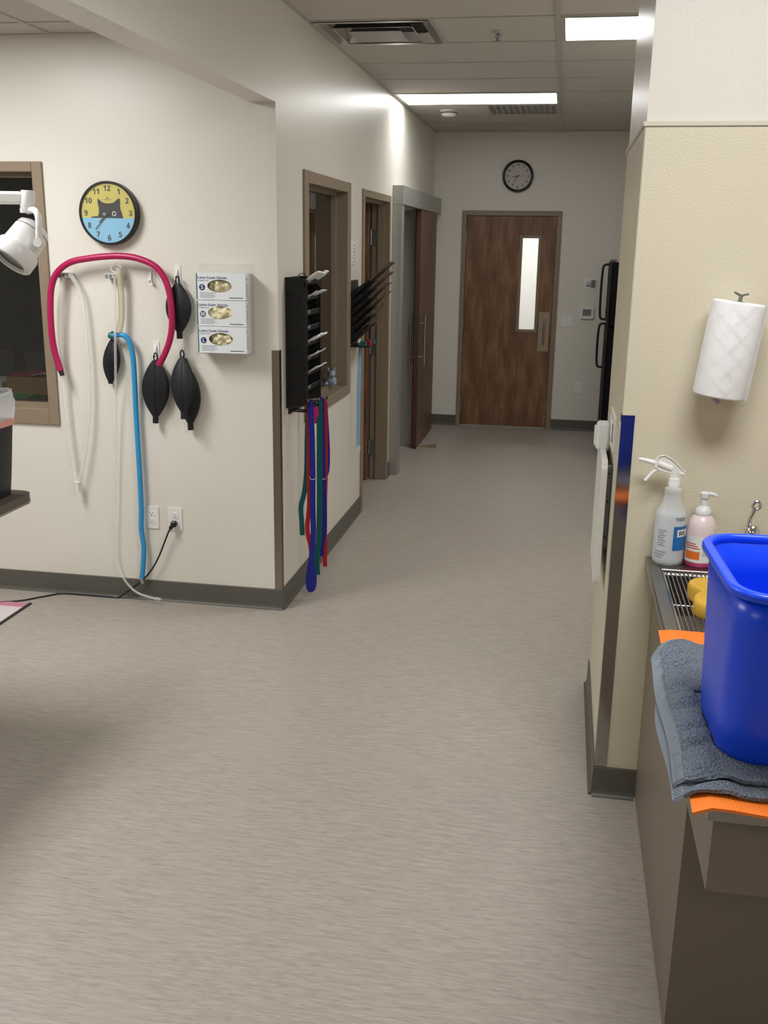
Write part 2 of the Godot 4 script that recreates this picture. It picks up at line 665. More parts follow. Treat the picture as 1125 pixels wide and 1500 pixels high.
# ---------------------------------------------------------------- shell
func build_shell() -> void:
	O = Vector3.ZERO
	var s := S()
	box(s, Vector3(-5.4, -0.12, -13.2), Vector3(2.9, 0, 3.3))
	struct("floor", s, m.floor, "grey beige vinyl floor with fine linear streaks")
	# clock wall with the window opening
	s = S()
	box(s, Vector3(-5.2, 0, ZW - 0.12), Vector3(-3.93, CH + 0.05, ZW))
	box(s, Vector3(-3.93, 0, ZW - 0.12), Vector3(-2.51, 0.945, ZW))
	box(s, Vector3(-3.93, 2.146, ZW - 0.12), Vector3(-2.51, CH + 0.05, ZW))
	box(s, Vector3(-2.51, 0, ZW - 0.12), Vector3(HX, CH + 0.05, ZW))
	struct("wall_left", s, m.paint, "cream painted wall carrying the clock, hoses and glove boxes")
	# corridor wall with window, door and sliding door openings
	s = S()
	var cols := [[ZW - 0.12, -5.15, 0.0, 9.0], [-5.15, -6.18, 0.92, 2.14], [-6.18, -6.65, 0.0, 9.0], [-6.65, -7.65, -1.0, 2.135], [-7.65, -7.93, 0.0, 9.0], [-7.93, -9.05, -1.0, 2.1], [-9.05, ZF - 0.12, 0.0, 9.0]]
	for c in cols:
		var full: bool = c[3] > 5.0
		if full:
			box(s, Vector3(HX - 0.12, 0, c[1]), Vector3(HX, CH + 0.05, c[0]))
			continue
		if c[2] > 0:
			box(s, Vector3(HX - 0.12, 0, c[1]), Vector3(HX, c[2], c[0]))
		box(s, Vector3(HX - 0.12, c[3], c[1]), Vector3(HX, CH + 0.05, c[0]))
	struct("wall_corridor", s, m.paint, "cream painted corridor wall with window and two doorways")
	s = S()
	box(s, Vector3(HX - 0.12, 2.425, ZW), Vector3(HX, CH + 0.05, 3.1))
	struct("wall_header", s, m.paint, "painted header beam over the opening to the left room")
	# end wall round the wooden door
	s = S()
	box(s, Vector3(HX, 0, ZF - 0.12), Vector3(-1.01, CH + 0.05, ZF))
	box(s, Vector3(-1.01, 2.11, ZF - 0.12), Vector3(-0.11, CH + 0.05, ZF))
	box(s, Vector3(-0.11, 0, ZF - 0.12), Vector3(1.28, CH + 0.05, ZF))
	struct("wall_far", s, m.paint, "painted wall at the end of the corridor round the wooden door")
	s = S()
	box(s, Vector3(1.16, 0, ZF), Vector3(1.28, CH + 0.05, -4.05))
	struct("wall_corridor_right", s, m.paint, "painted wall behind the refrigerator")
	# partition: textured panel below, paint above
	s = S()
	box(s, Vector3(PX, 0, -4.05), Vector3(2.6, 2.157, PZ), 0.003)
	struct("wall_partition", s, m.wall_panel, "pebbled cream wall panel behind the tub")
	s = S()
	box(s, Vector3(PX + 0.004, 2.157, -4.05), Vector3(2.6, CH + 0.05, PZ - 0.004))
	struct("wall_partition_upper", s, m.paint, "smooth beige wall above the pebbled panel")
	s = S()
	box(s, Vector3(PX - 0.006, 2.155, -4.05), Vector3(2.6, 2.169, PZ + 0.006), 0.002)
	struct("trim_1", s, m.panel_trim, "thin pale trim along the top of the pebbled panel")
	s = S()
	box(s, Vector3(2.6, 0, PZ), Vector3(2.72, CH + 0.05, 3.1))
	struct("wall_right", s, m.paint, "painted wall to the right of the tub")
	s = S()
	box(s, Vector3(-5.2, 0, 3.1), Vector3(2.72, CH + 0.05, 3.22))
	struct("wall_back", s, m.paint, "painted wall opposite the corridor")
	s = S()
	box(s, Vector3(-5.32, 0, ZW - 0.12), Vector3(-5.2, CH + 0.05, 3.1))
	struct("wall_west", s, m.paint, "painted outer wall of the left room")
	# ceilings
	var zs := []
	for k in range(-8, 14):
		zs.append(-5.215 + 0.6096 * k)
	zs.push_front(ZF)
	zs.append(3.1)
	var lit := {}
	# zs index of a row start: row k starts at zs[k + 9]
	for cell in [[0, 5 - 1], [1, 9 - 1], [1, 14], [1, 19]]:
		lit[Vector2i(cell[0], cell[1])] = true
	lit[Vector2i(0, 8)] = true
	for j in zs.size() - 1:
		if zs[j] < -4.1:
			lit[Vector2i(2, j)] = true
	var c := tiled_ceiling("ceiling", CH, [HX, -0.112, 1.109, 2.33], zs, lit, Vector3(HX, CH + 0.05, ZF - 0.12), Vector3(2.72, CH + 0.12, 3.22), "suspended ceiling of grey white tiles over the corridor")
	s = S()
	box(s, Vector3(-0.722 + 0.008, CH + 0.005, -5.821), Vector3(-0.116, CH + 0.019, -5.219))
	done(s, "ceiling_tile", m.tile, c)
	s = S()
	box(s, Vector3(-0.735, CH, -5.815), Vector3(-0.709, CH + 0.008, -5.226))
	done(s, "grid_bar", m.bar, c)
	var zl := [ZW]
	for k in range(0, 13):
		zl.append(-4.4 + 0.6096 * k)
	zl.append(3.1)
	var skip := {}
	for j in [2, 3, 7, 8]:
		skip[Vector2i(3, j)] = true
	tiled_ceiling("ceiling_left", CL, [-5.2, -4.24, -3.63, -3.02, -2.40, -1.453], zl, skip, Vector3(-5.2, CH + 0.05, ZW - 0.12), Vector3(HX, CH + 0.12, 3.22), "lower suspended ceiling of the left room")
	# base boards
	baseboard("baseboard_left", Vector3(-5.2, 0, ZW), Vector3(HX + 0.006, 0, ZW), Vector3(0, 0, 1), "dark grey cove base under the clock wall")
	baseboard("baseboard_corridor", Vector3(HX, 0, ZW + 0.006), Vector3(HX, 0, -6.625), Vector3(1, 0, 0), "dark grey cove base along the corridor wall")
	baseboard("baseboard_between", Vector3(HX, 0, -7.675), Vector3(HX, 0, -7.83), Vector3(1, 0, 0), "short cove base between the two corridor doorways")
	baseboard("baseboard_far_left", Vector3(HX, 0, ZF), Vector3(-1.045, 0, ZF), Vector3(0, 0, 1), "cove base left of the wooden door")
	baseboard("baseboard_far_right", Vector3(-0.07, 0, ZF), Vector3(1.16, 0, ZF), Vector3(0, 0, 1), "cove base right of the wooden door")
	baseboard("baseboard_partition", Vector3(PX - 0.006, 0, PZ), Vector3(0.334, 0, PZ), Vector3(0, 0, 1), "cove base between the partition corner and the tub cabinet")
	baseboard("baseboard_partition_end", Vector3(PX, 0, PZ + 0.006), Vector3(PX, 0, -4.05), Vector3(-1, 0, 0), "cove base along the end of the partition")
	# ceiling fittings
	diffuser()
	var t := thing("sprinkler_head", "small fire sprinkler head hanging from a ceiling tile", "sprinkler", Vector3(-0.415, CH, -5.55))
	s = S()
	lathe(s, [Vector2(0, -0.006), Vector2(0.03, -0.006), Vector2(0.036, 0.0), Vector2(0.036, 0.005)], at(Vector3(-0.415, CH, -5.55)), 20)
	done(s, "escutcheon", m.bar, t)
	s = S()
	tube(s, [Vector3(-0.415, CH - 0.006, -5.55), Vector3(-0.415, CH - 0.034, -5.55)], 0.006, 8)
	for sx in [-1, 1]:
		tube(s, curve([Vector3(-0.415 + sx * 0.006, CH - 0.01, -5.55), Vector3(-0.415 + sx * 0.014, CH - 0.022, -5.55), Vector3(-0.415 + sx * 0.004, CH - 0.036, -5.55)], 4), 0.0022, 6)
	lathe(s, [Vector2(0, -0.042), Vector2(0.015, -0.041), Vector2(0.015, -0.038), Vector2(0, -0.037)], at(Vector3(-0.415, CH, -5.55)), 14)
	done(s, "nozzle", m.hinge_steel, t)
	t = thing("smoke_detector", "round white detector on the ceiling behind the long light", "detector", Vector3(-1.02, CH, -8.62))
	s = S()
	lathe(s, [Vector2(0, -0.045), Vector2(0.045, -0.044), Vector2(0.062, -0.03), Vector2(0.066, -0.012), Vector2(0.072, -0.01), Vector2(0.072, 0.005)], at(Vector3(-1.02, CH, -8.62)), 24)
	done(s, "housing", m.white_plastic, t)
	s = S()
	lathe(s, [Vector2(0.066, -0.024), Vector2(0.0675, -0.02), Vector2(0.0675, -0.014), Vector2(0.066, -0.012)], at(Vector3(-1.02, CH, -8.62)), 24)
	done(s, "grille_ring", m.grey_plastic, t)
	t = thing("return_grille", "flat slatted return air grille beside the round detector", "air vent", Vector3(-0.42, CH, -8.57))
	s = S()
	for e in [[-0.70, -0.68], [-0.15, -0.13]]:
		box(s, Vector3(e[0], CH - 0.004, -8.85), Vector3(e[1], CH + 0.004, -8.29))
	for e in [[-8.85, -8.83], [-8.31, -8.29]]:
		box(s, Vector3(-0.68, CH - 0.004, e[0]), Vector3(-0.15, CH + 0.004, e[1]))
	done(s, "frame", m.bar, t)
	for k in 11:
		s = S()
		var x := -0.655 + k * 0.048
		obox(s, at(Vector3(x, CH, -8.57), Basis(Vector3(0, 0, 1), 0.6)), Vector3(0.034, 0.0025, 0.52))
		done(s, "slat", m.grey_plastic, t)

func diffuser() -> void:
	# square stepped supply diffuser
	var cx := -1.0275
	var cz := -5.52
	var t := thing("air_diffuser", "shiny stepped square air diffuser in the ceiling by the corridor wall", "air vent", Vector3(cx, CH, cz))
	var s := S()
	var rings := [[0.295, 0.0, 0.262, 0.0], [0.262, 0.0, 0.225, 0.045]]
	var mk := func(q: SurfaceTool, r0: float, y0: float, r1: float, y1: float) -> void:
		for k in 4:
			var b := Basis(Vector3.UP, PI / 2 * k)
			var c := Vector3(cx, CH, cz)
			quad(q, c + b * Vector3(-r0, y0, r0), c + b * Vector3(-r1, y1, r1), c + b * Vector3(r1, y1, r1), c + b * Vector3(r0, y0, r0))
	for r in rings:
		mk.call(s, r[0], r[1] - 0.003, r[2], r[3] - 0.003)
	done(s, "outer_cone", m.steel, t)
	s = S()
	mk.call(s, 0.205, -0.012, 0.165, 0.035)
	mk.call(s, 0.205, -0.012, 0.2, -0.012)
	done(s, "middle_cone", m.steel, t)
	s = S()
	mk.call(s, 0.135, -0.016, 0.095, 0.012)
	quad(s, Vector3(cx - 0.135, CH - 0.016, cz + 0.135), Vector3(cx - 0.135, CH - 0.016, cz - 0.135), Vector3(cx + 0.135, CH - 0.016, cz - 0.135), Vector3(cx + 0.135, CH - 0.016, cz + 0.135))
	done(s, "centre_plate", m.aluminium, t)
	s = S()
	box(s, Vector3(cx - 0.28, CH + 0.046, cz - 0.28), Vector3(cx + 0.28, CH + 0.049, cz + 0.28))
	done(s, "plenum", m.vent_dark, t)

# ---------------------------------------------------------------- end of the corridor
func build_far_end() -> void:
	O = Vector3.ZERO
	var z := ZF
	# wooden door
	var d := setting("door_3")
	d.set_meta("label", "brown wooden door with a narrow glass lite at the end of the corridor")
	var s := S()
	box(s, Vector3(-1.045, 0, z - 0.11), Vector3(-1.0, 2.095, z + 0.018), 0.003)
	box(s, Vector3(-0.12, 0, z - 0.11), Vector3(-0.073, 2.095, z + 0.018), 0.003)
	box(s, Vector3(-1.045, 2.095, z - 0.11), Vector3(-0.073, 2.143, z + 0.018), 0.003)
	box(s, Vector3(-1.0, 0, z - 0.11), Vector3(-0.985, 2.095, z - 0.05))
	box(s, Vector3(-0.135, 0, z - 0.11), Vector3(-0.12, 2.095, z - 0.05))
	done(s, "door_frame", m.frame, d)
	s = S()
	var f0 := z - 0.048
	var f1 := z - 0.003
	box(s, Vector3(-0.997, 0.016, f0), Vector3(-0.443, 2.094, f1), 0.002)
	box(s, Vector3(-0.289, 0.016, f0), Vector3(-0.122, 2.094, f1), 0.002)
	box(s, Vector3(-0.443, 0.016, f0), Vector3(-0.289, 1.003, f1))
	box(s, Vector3(-0.443, 1.886, f0), Vector3(-0.289, 2.094, f1))
	done(s, "door_leaf", m.door_wood, d)
	s = S()
	box(s, Vector3(-0.471, 0.975, f0 - 0.006), Vector3(-0.443, 1.914, f1 + 0.007), 0.002)
	box(s, Vector3(-0.289, 0.975, f0 - 0.006), Vector3(-0.261, 1.914, f1 + 0.007), 0.002)
	box(s, Vector3(-0.443, 0.975, f0 - 0.006), Vector3(-0.289, 1.003, f1 + 0.007), 0.002)
	box(s, Vector3(-0.443, 1.886, f0 - 0.006), Vector3(-0.289, 1.914, f1 + 0.007), 0.002)
	done(s, "lite_frame", m.frame, d)
	s = S()
	box(s, Vector3(-0.443, 1.003, z - 0.028), Vector3(-0.289, 1.886, z - 0.022))
	done(s, "pane", m.window_glass, d)
	s = S()
	box(s, Vector3(-0.247, 0.79, f1), Vector3(-0.14, 1.178, f1 + 0.004), 0.001)
	var plate := done(s, "pull_plate", m.bronze_steel, d)
	s = S()
	tube(s, curve([Vector3(-0.19, 1.10, f1 + 0.002), Vector3(-0.19, 1.10, f1 + 0.04), Vector3(-0.19, 1.075, f1 + 0.052), Vector3(-0.19, 0.98, f1 + 0.052), Vector3(-0.19, 0.885, f1 + 0.052), Vector3(-0.19, 0.86, f1 + 0.04), Vector3(-0.19, 0.86, f1 + 0.002)], 5), 0.009, 10)
	done(s, "pull_handle", m.steel, plate)
	for y in [0.22, 1.05, 1.88]:
		s = S()
		tube(s, [Vector3(-0.9985, y - 0.055, z + 0.006), Vector3(-0.9985, y + 0.055, z + 0.006)], 0.007, 8)
		done(s, "hinge", m.hinge_steel, d)
	s = S()
	box(s, Vector3(-1.0, 0.0, z - 0.1), Vector3(-0.12, 0.011, z + 0.012), 0.003)
	done(s, "threshold", m.aluminium, d)
	# lit room behind the glass
	s = S()
	box(s, Vector3(-2.2, 0, -13.1), Vector3(1.3, 2.75, -13.0))
	box(s, Vector3(-2.3, 0, -13.1), Vector3(-2.2, 2.75, ZF - 0.12))
	box(s, Vector3(1.3, 0, -13.1), Vector3(1.4, 2.75, ZF - 0.12))
	box(s, Vector3(-2.3, 2.75, -13.1), Vector3(1.4, 2.85, ZF - 0.12))
	struct("wall_back_room", s, m.white_plastic, "white walls of the lit room behind the wooden door")
	panel_light("lit ceiling panel of the white room behind the wooden door", -1.1, 0.1, -12.2, -11.6, 2.738, 5.0)
	# clock over the door
	wall_clock_far()
	# fittings right of the door
	var t := thing("thermostat", "square wall thermostat with a grey display beside the refrigerator", "thermostat", Vector3(0.223, 1.184, z))
	s = S()
	prism(s, rounded(0.125, 0.115, 0.012), at(Vector3(0.223, 1.184, z)), 0.026)
	done(s, "housing", m.white_plastic, t)
	s = S()
	box(s, Vector3(0.18, 1.155, z + 0.026), Vector3(0.262, 1.218, z + 0.0275))
	done(s, "display", m.grey_plastic, t)
	t = thing("wall_sensor", "small white sensor with a round knob above the thermostat", "sensor", Vector3(0.235, 1.461, z))
	s = S()
	box(s, Vector3(0.172, 1.41, z), Vector3(0.298, 1.515, z + 0.006), 0.002)
	done(s, "plate", m.white_plastic, t)
	s = S()
	lathe(s, [Vector2(0.022, 0), Vector2(0.022, 0.02), Vector2(0.016, 0.028), Vector2(0, 0.028)], at(Vector3(0.212, 1.463, z + 0.006), Basis(Vector3.RIGHT, PI / 2)), 18)
	done(s, "knob", m.lens_ring, t)
	s = S()
	box(s, Vector3(0.242, 1.43, z + 0.006), Vector3(0.285, 1.50, z + 0.018), 0.002)
	done(s, "cover", m.grey_plastic, t)
	t = thing("light_switch", "white two-gang rocker switch right of the wooden door", "light switch", Vector3(0.036, 1.099, z))
	s = S()
	prism(s, rounded(0.118, 0.118, 0.006), at(Vector3(0.036, 1.099, z)), 0.006)
	done(s, "plate", m.white_plastic, t)
	for k in [-1, 1]:
		s = S()
		obox(s, at(Vector3(0.036 + k * 0.024, 1.099, z + 0.007), Basis(Vector3.RIGHT, 0.06)), Vector3(0.032, 0.066, 0.006), 0.001)
		done(s, "rocker", m.white_enamel, t)
	outlet(Vector3(0.185, 0.438, z), Basis(), "white power outlet low on the end wall beside the refrigerator")
	fridge()

func wall_clock_far() -> void:
	var c := Vector3(-0.519, 2.464, ZF)
	var t := thing("wall_clock", "round black rimmed clock with a plain pale dial above the wooden door", "clock", c)
	var b := Basis(Vector3.RIGHT, PI / 2)
	var s := S()
	lathe(s, [Vector2(0.15, 0), Vector2(0.15, 0.03), Vector2(0.145, 0.038), Vector2(0.134, 0.04), Vector2(0.126, 0.03), Vector2(0.124, 0.022)], at(c, b), 40)
	done(s, "rim", m.black_gloss, t)
	s = S()
	lathe(s, [Vector2(0.127, 0.018), Vector2(0.127, 0.022), Vector2(0, 0.022)], at(c, b), 40)
	done(s, "dial", m.dial, t)
	for k in range(1, 13):
		var a := TAU * k / 12.0
		text(str(k), 0.021, m.ink, at(c + Vector3(sin(a) * 0.101, cos(a) * 0.101, 0.0235)), t, 0, 0, "numeral", true)
	var hand := func(called: String, ang: float, ln: float, w: float, mt: Material, zz: float) -> void:
		var q := S()
		var bb := Basis(Vector3.FORWARD, ang)
		prism(q, PackedVector2Array([Vector2(-w, -0.015), Vector2(w, -0.015), Vector2(w * 0.5, ln), Vector2(-w * 0.5, ln)]), Transform3D(bb, c + Vector3(0, 0, zz)), 0.001)
		done(q, called, mt, t)
	hand.call("hour_hand", TAU * 8.58 / 12.0, 0.06, 0.004, m.ink, 0.026)
	hand.call("minute_hand", TAU * 35.0 / 60.0, 0.092, 0.003, m.ink, 0.028)
	hand.call("second_hand", TAU * 15.2 / 60.0, 0.088, 0.0012, m.red_clip, 0.030)

func outlet(c: Vector3, b: Basis, label: String, called := "power_outlet") -> Node3D:
	var t := thing(called, label, "outlet", c)
	var s := S()
	prism(s, rounded(0.074, 0.118, 0.005), at(c, b), 0.006)
	done(s, "plate", m.white_plastic, t)
	for k in [-1, 1]:
		s = S()
		prism(s, rounded(0.034, 0.029, 0.011), at(c + b * Vector3(0, k * 0.02, 0.006), b), 0.002)
		var r := done(s, "receptacle", m.white_enamel, t)
		s = S()
		for e in [-0.007, 0.007]:
			obox(s, at(c + b * Vector3(e, k * 0.02 + 0.004, 0.0083), b), Vector3(0.002, 0.009, 0.001))
		lathe(s, [Vector2(0.0028, 0), Vector2(0.0028, 0.001), Vector2(0, 0.001)], at(c + b * Vector3(0, k * 0.02 - 0.007, 0.008), b * Basis(Vector3.RIGHT, PI / 2)), 10)
		done(s, "slots", m.ink, r)
	return t

func fridge() -> void:
	var x := 0.375
	var z0 := -9.62
	var z1 := -8.86
	var t := thing("refrigerator", "tall black refrigerator with bar handles against the corridor's right wall", "refrigerator", Vector3(x + 0.37, 0, (z0 + z1) / 2))
	var s := S()
	box(s, Vector3(x + 0.07, 0.02, z0), Vector3(1.12, 1.685, z1), 0.006)
	done(s, "body", m.black_plastic, t)
	s = S()
	box(s, Vector3(x, 0.06, z0 + 0.002), Vector3(x + 0.066, 1.14, z1 - 0.002), 0.012)
	var lower := done(s, "door", m.fridge_black, t)
	s = S()
	box(s, Vector3(x, 1.152, z0 + 0.002), Vector3(x + 0.066, 1.69, z1 - 0.002), 0.012)
	var upper := done(s, "door", m.fridge_black, t)
	for h in [[1.17, 1.66, upper], [0.73, 1.13, lower]]:
		s = S()
		var zz := z0 + 0.05
		tube(s, curve([Vector3(x + 0.004, h[0], zz), Vector3(x - 0.035, h[0] + 0.004, zz), Vector3(x - 0.05, h[0] + 0.05, zz), Vector3(x - 0.054, (h[0] + h[1]) / 2, zz), Vector3(x - 0.05, h[1] - 0.05, zz), Vector3(x - 0.035, h[1] - 0.004, zz), Vector3(x + 0.004, h[1], zz)], 5), 0.011, 8)
		done(s, "handle", m.black_plastic, h[2])
	s = S()
	box(s, Vector3(x + 0.01, 1.69, z0 + 0.01), Vector3(x + 0.07, 1.706, z0 + 0.07), 0.004)
	done(s, "hinge_cover", m.grey_plastic, t)
	s = S()
	box(s, Vector3(x + 0.03, 0.0, z0 + 0.02), Vector3(1.1, 0.056, z1 - 0.02))
	done(s, "kick_plate", m.dark_plastic, t)
	t = thing("paper_carton", "small white carton on top of the black refrigerator", "carton", Vector3(0.52, 1.69, -9.05))
	s = S()
	box(s, Vector3(0.455, 1.686, -9.12), Vector3(0.6, 1.79, -8.95), 0.003)
	done(s, "carton_body", m.carton, t)
	s = S()
	box(s, Vector3(0.456, 1.7905, -9.119), Vector3(0.599, 1.792, -8.951))
	done(s, "lid_flap", m.paper, t)

# ---------------------------------------------------------------- corridor wall
func build_corridor_wall() -> void:
	O = Vector3.ZERO
	# window to the office
	var w := setting("window_2")
	w.set_meta("label", "tall taupe framed window in the corridor wall")
	var s := S()
	var x0 := HX - 0.125
	var x1 := HX + 0.014
	box(s, Vector3(x0, 0.888, -5.187), Vector3(x1, 2.172, -5.107), 0.003)
	box(s, Vector3(x0, 0.888, -6.228), Vector3(x1, 2.172, -6.14), 0.003)
	box(s, Vector3(x0, 2.11, -6.14), Vector3(x1, 2.172, -5.187), 0.003)
	box(s, Vector3(x0, 0.888, -6.14), Vector3(x1, 0.949, -5.187), 0.003)
	done(s, "window_frame", m.frame, w)
	s = S()
	for e in [[-5.187, -5.205], [-6.122, -6.14]]:
		box(s, Vector3(x0, 0.949, e[1]), Vector3(HX - 0.06, 2.11, e[0]))
	box(s, Vector3(x0, 2.09, -6.122), Vector3(HX - 0.06, 2.11, -5.205))
	box(s, Vector3(x0, 0.949, -6.122), Vector3(HX - 0.06, 0.969, -5.205))
	done(s, "glazing_stop", m.frame, w)
	s = S()
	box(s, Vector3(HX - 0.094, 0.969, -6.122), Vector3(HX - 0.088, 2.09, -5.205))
	done(s, "pane", m.shade_tint_glass, w)  # office gloom is put into the glass colour
	# open doorway with its leaf swung into the office
	var d := setting("door_1")
	d.set_meta("label", "taupe door frame in the corridor wall with its brown leaf swung inwards")
	s = S()
	box(s, Vector3(x0, 0, -6.675), Vector3(x1, 2.11, -6.625), 0.003)
	box(s, Vector3(x0, 0, -7.675), Vector3(x1, 2.11, -7.625), 0.003)
	box(s, Vector3(x0, 2.11, -7.675), Vector3(x1, 2.16, -6.625), 0.003)
	box(s, Vector3(HX - 0.075, 0, -7.625), Vector3(HX - 0.03, 2.11, -7.608))
	box(s, Vector3(HX - 0.075, 2.093, -7.608), Vector3(HX - 0.03, 2.11, -6.692))
	box(s, Vector3(HX - 0.075, 0, -6.692), Vector3(HX - 0.03, 2.11, -6.675))
	done(s, "door_frame", m.frame, d)
	s = S()
	box(s, Vector3(-2.36, 0.012, -7.60), Vector3(HX - 0.135, 2.095, -7.556), 0.002)
	done(s, "door_leaf", m.door_wood, d)
	for y in [0.26, 1.05, 1.86]:
		s = S()
		box(s, Vector3(HX - 0.118, y - 0.057, -7.607), Vector3(HX - 0.078, y + 0.057, -7.622))
		tube(s, [Vector3(HX - 0.126, y - 0.057, -7.6), Vector3(HX - 0.126, y + 0.057, -7.6)], 0.008, 8)
		done(s, "hinge", m.hinge_steel, d)
	# surface sliding door
	d = setting("door_2")
	d.set_meta("label", "brown sliding door with steel pulls hung under a grey header")
	s = S()
	box(s, Vector3(HX, 0, -7.93), Vector3(-1.26, 2.105, -7.80), 0.003)
	box(s, Vector3(HX, 0, -7.945), Vector3(HX - 0.12, 2.09, -7.93))
	done(s, "jamb", m.aluminium, d)
	s = S()
	box(s, Vector3(HX - 0.135, 0, -9.0495), Vector3(HX + 0.004, 2.099, -9.03), 0.002)
	done(s, "jamb", m.aluminium, d)
	s = S()
	box(s, Vector3(HX, 2.105, -10.18), Vector3(-1.252, 2.247, -7.80), 0.003)
	done(s, "header", m.aluminium, d)
	s = S()
	box(s, Vector3(-1.303, 0.012, -9.96), Vector3(-1.264, 2.104, -8.888))
	done(s, "door_leaf", m.slide_wood, d)
	s = S()
	box(s, Vector3(-1.304, 0.012, -8.888), Vector3(-1.263, 2.104, -8.882), 0.001)
	done(s, "edge_strip", m.edge_wood, d)
	for e in [[-1.264, 1.0], [-1.303, -1.0]]:
		s = S()
		var hx: float = e[0] + e[1] * 0.044
		tube(s, [Vector3(hx, 0.76, -8.965), Vector3(hx, 1.20, -8.965)], 0.0095, 12)
		for y in [0.83, 1.13]:
			tube(s, [Vector3(e[0], y, -8.965), Vector3(hx, y, -8.965)], 0.007, 10)
		done(s, "pull_handle", m.steel, d)
	# grey room behind the sliding door
	s = S()
	box(s, Vector3(-3.0, 0, -9.15), Vector3(HX - 0.12, 2.7, -9.05))
	box(s, Vector3(-3.1, 0, -9.15), Vector3(-3.0, 2.7, -7.85))
	box(s, Vector3(-3.0, 0, -7.86), Vector3(HX - 0.12, 2.7, -7.76))
	box(s, Vector3(-3.1, 2.7, -9.15), Vector3(HX - 0.12, 2.8, -7.76))
	struct("wall_side_room", s, m.paint, "painted walls of the unlit room behind the sliding door")
	# floor wedge
	var t := thing("door_wedge", "pale wooden wedge lying on the floor by the sliding door", "door stop", Vector3(-1.17, 0, -9.02))
	s = S()
	prism(s, PackedVector2Array([Vector2(0, 0), Vector2(0.15, 0), Vector2(0.15, 0.036), Vector2(0, 0.004)]), at(Vector3(-1.245, 0.0, -9.03), Basis(Vector3.UP, -0.06)), 0.045)
	done(s, "wedge_block", m.wedge, t)
	# thermometer strip between window and door
	t = thing("wall_card", "narrow white printed strip on the wall between corridor window and door", "card", Vector3(HX, 1.757, -6.37))
	s = S()
	prism(s, rounded(0.075, 0.14, 0.012), at(Vector3(HX, 1.757, -6.37), FACE_X), 0.005)
	done(s, "card", m.white_plastic, t)
	for k in 6:
		s = S()
		box(s, Vector3(HX + 0.005, 1.80 - k * 0.02, -6.355), Vector3(HX + 0.0058, 1.808 - k * 0.02, -6.385))
		done(s, "print_mark", m.grey_print, t)
	file_racks()
	leashes()
	# corner guard
	O = Vector3.ZERO
	s = S()
	box(s, Vector3(HX - 0.034, 0.11, ZW), Vector3(HX + 0.003, 1.317, ZW + 0.003))
	box(s, Vector3(HX, 0.11, ZW - 0.036), Vector3(HX + 0.003, 1.317, ZW + 0.0025))
	struct("trim_2", s, m.bronze_steel, "brushed metal corner guard at the end of the clock wall")
	# toy on the sill
	var c := Vector3(-1.385, 0.969, -5.975)
	t = thing("plush_donkey", "small grey plush donkey sitting on the corridor window sill", "plush toy", c)
	s = S()
	lathe(s, [Vector2(0, 0), Vector2(0.026, 0.003), Vector2(0.034, 0.02), Vector2(0.03, 0.042), Vector2(0.018, 0.058), Vector2(0, 0.062)], at(c), 16)
	done(s, "body", m.toy, t)
	s = S()
	lathe(s, [Vector2(0, -0.028), Vector2(0.014, -0.024), Vector2(0.019, -0.008), Vector2(0.019, 0.008), Vector2(0.012, 0.02), Vector2(0, 0.024)], at(c + Vector3(0.008, 0.074, 0.012), Basis(Vector3.RIGHT, -0.9)), 14)
	var head := done(s, "head", m.toy, t)
	for k in [-1, 1]:
		s = S()
		tube(s, [c + Vector3(k * 0.012, 0.084, 0.0), c + Vector3(k * 0.02, 0.1, -0.004), c + Vector3(k * 0.024, 0.112, -0.006)], [0.005, 0.007, 0.001], 8)
		done(s, "ear", m.toy, head)
		s = S()
		tube(s, [c + Vector3(k * 0.02, 0.018, 0.02), c + Vector3(k * 0.026, 0.009, 0.046)], [0.012, 0.01], 10)
		done(s, "leg", m.toy, t)
	s = S()
	tube(s, curve([c + Vector3(0.004, 0.098, 0.012), c + Vector3(0, 0.09, -0.008), c + Vector3(-0.006, 0.062, -0.022)], 4), 0.006, 8)
	done(s, "mane", m.black_rubber, t)

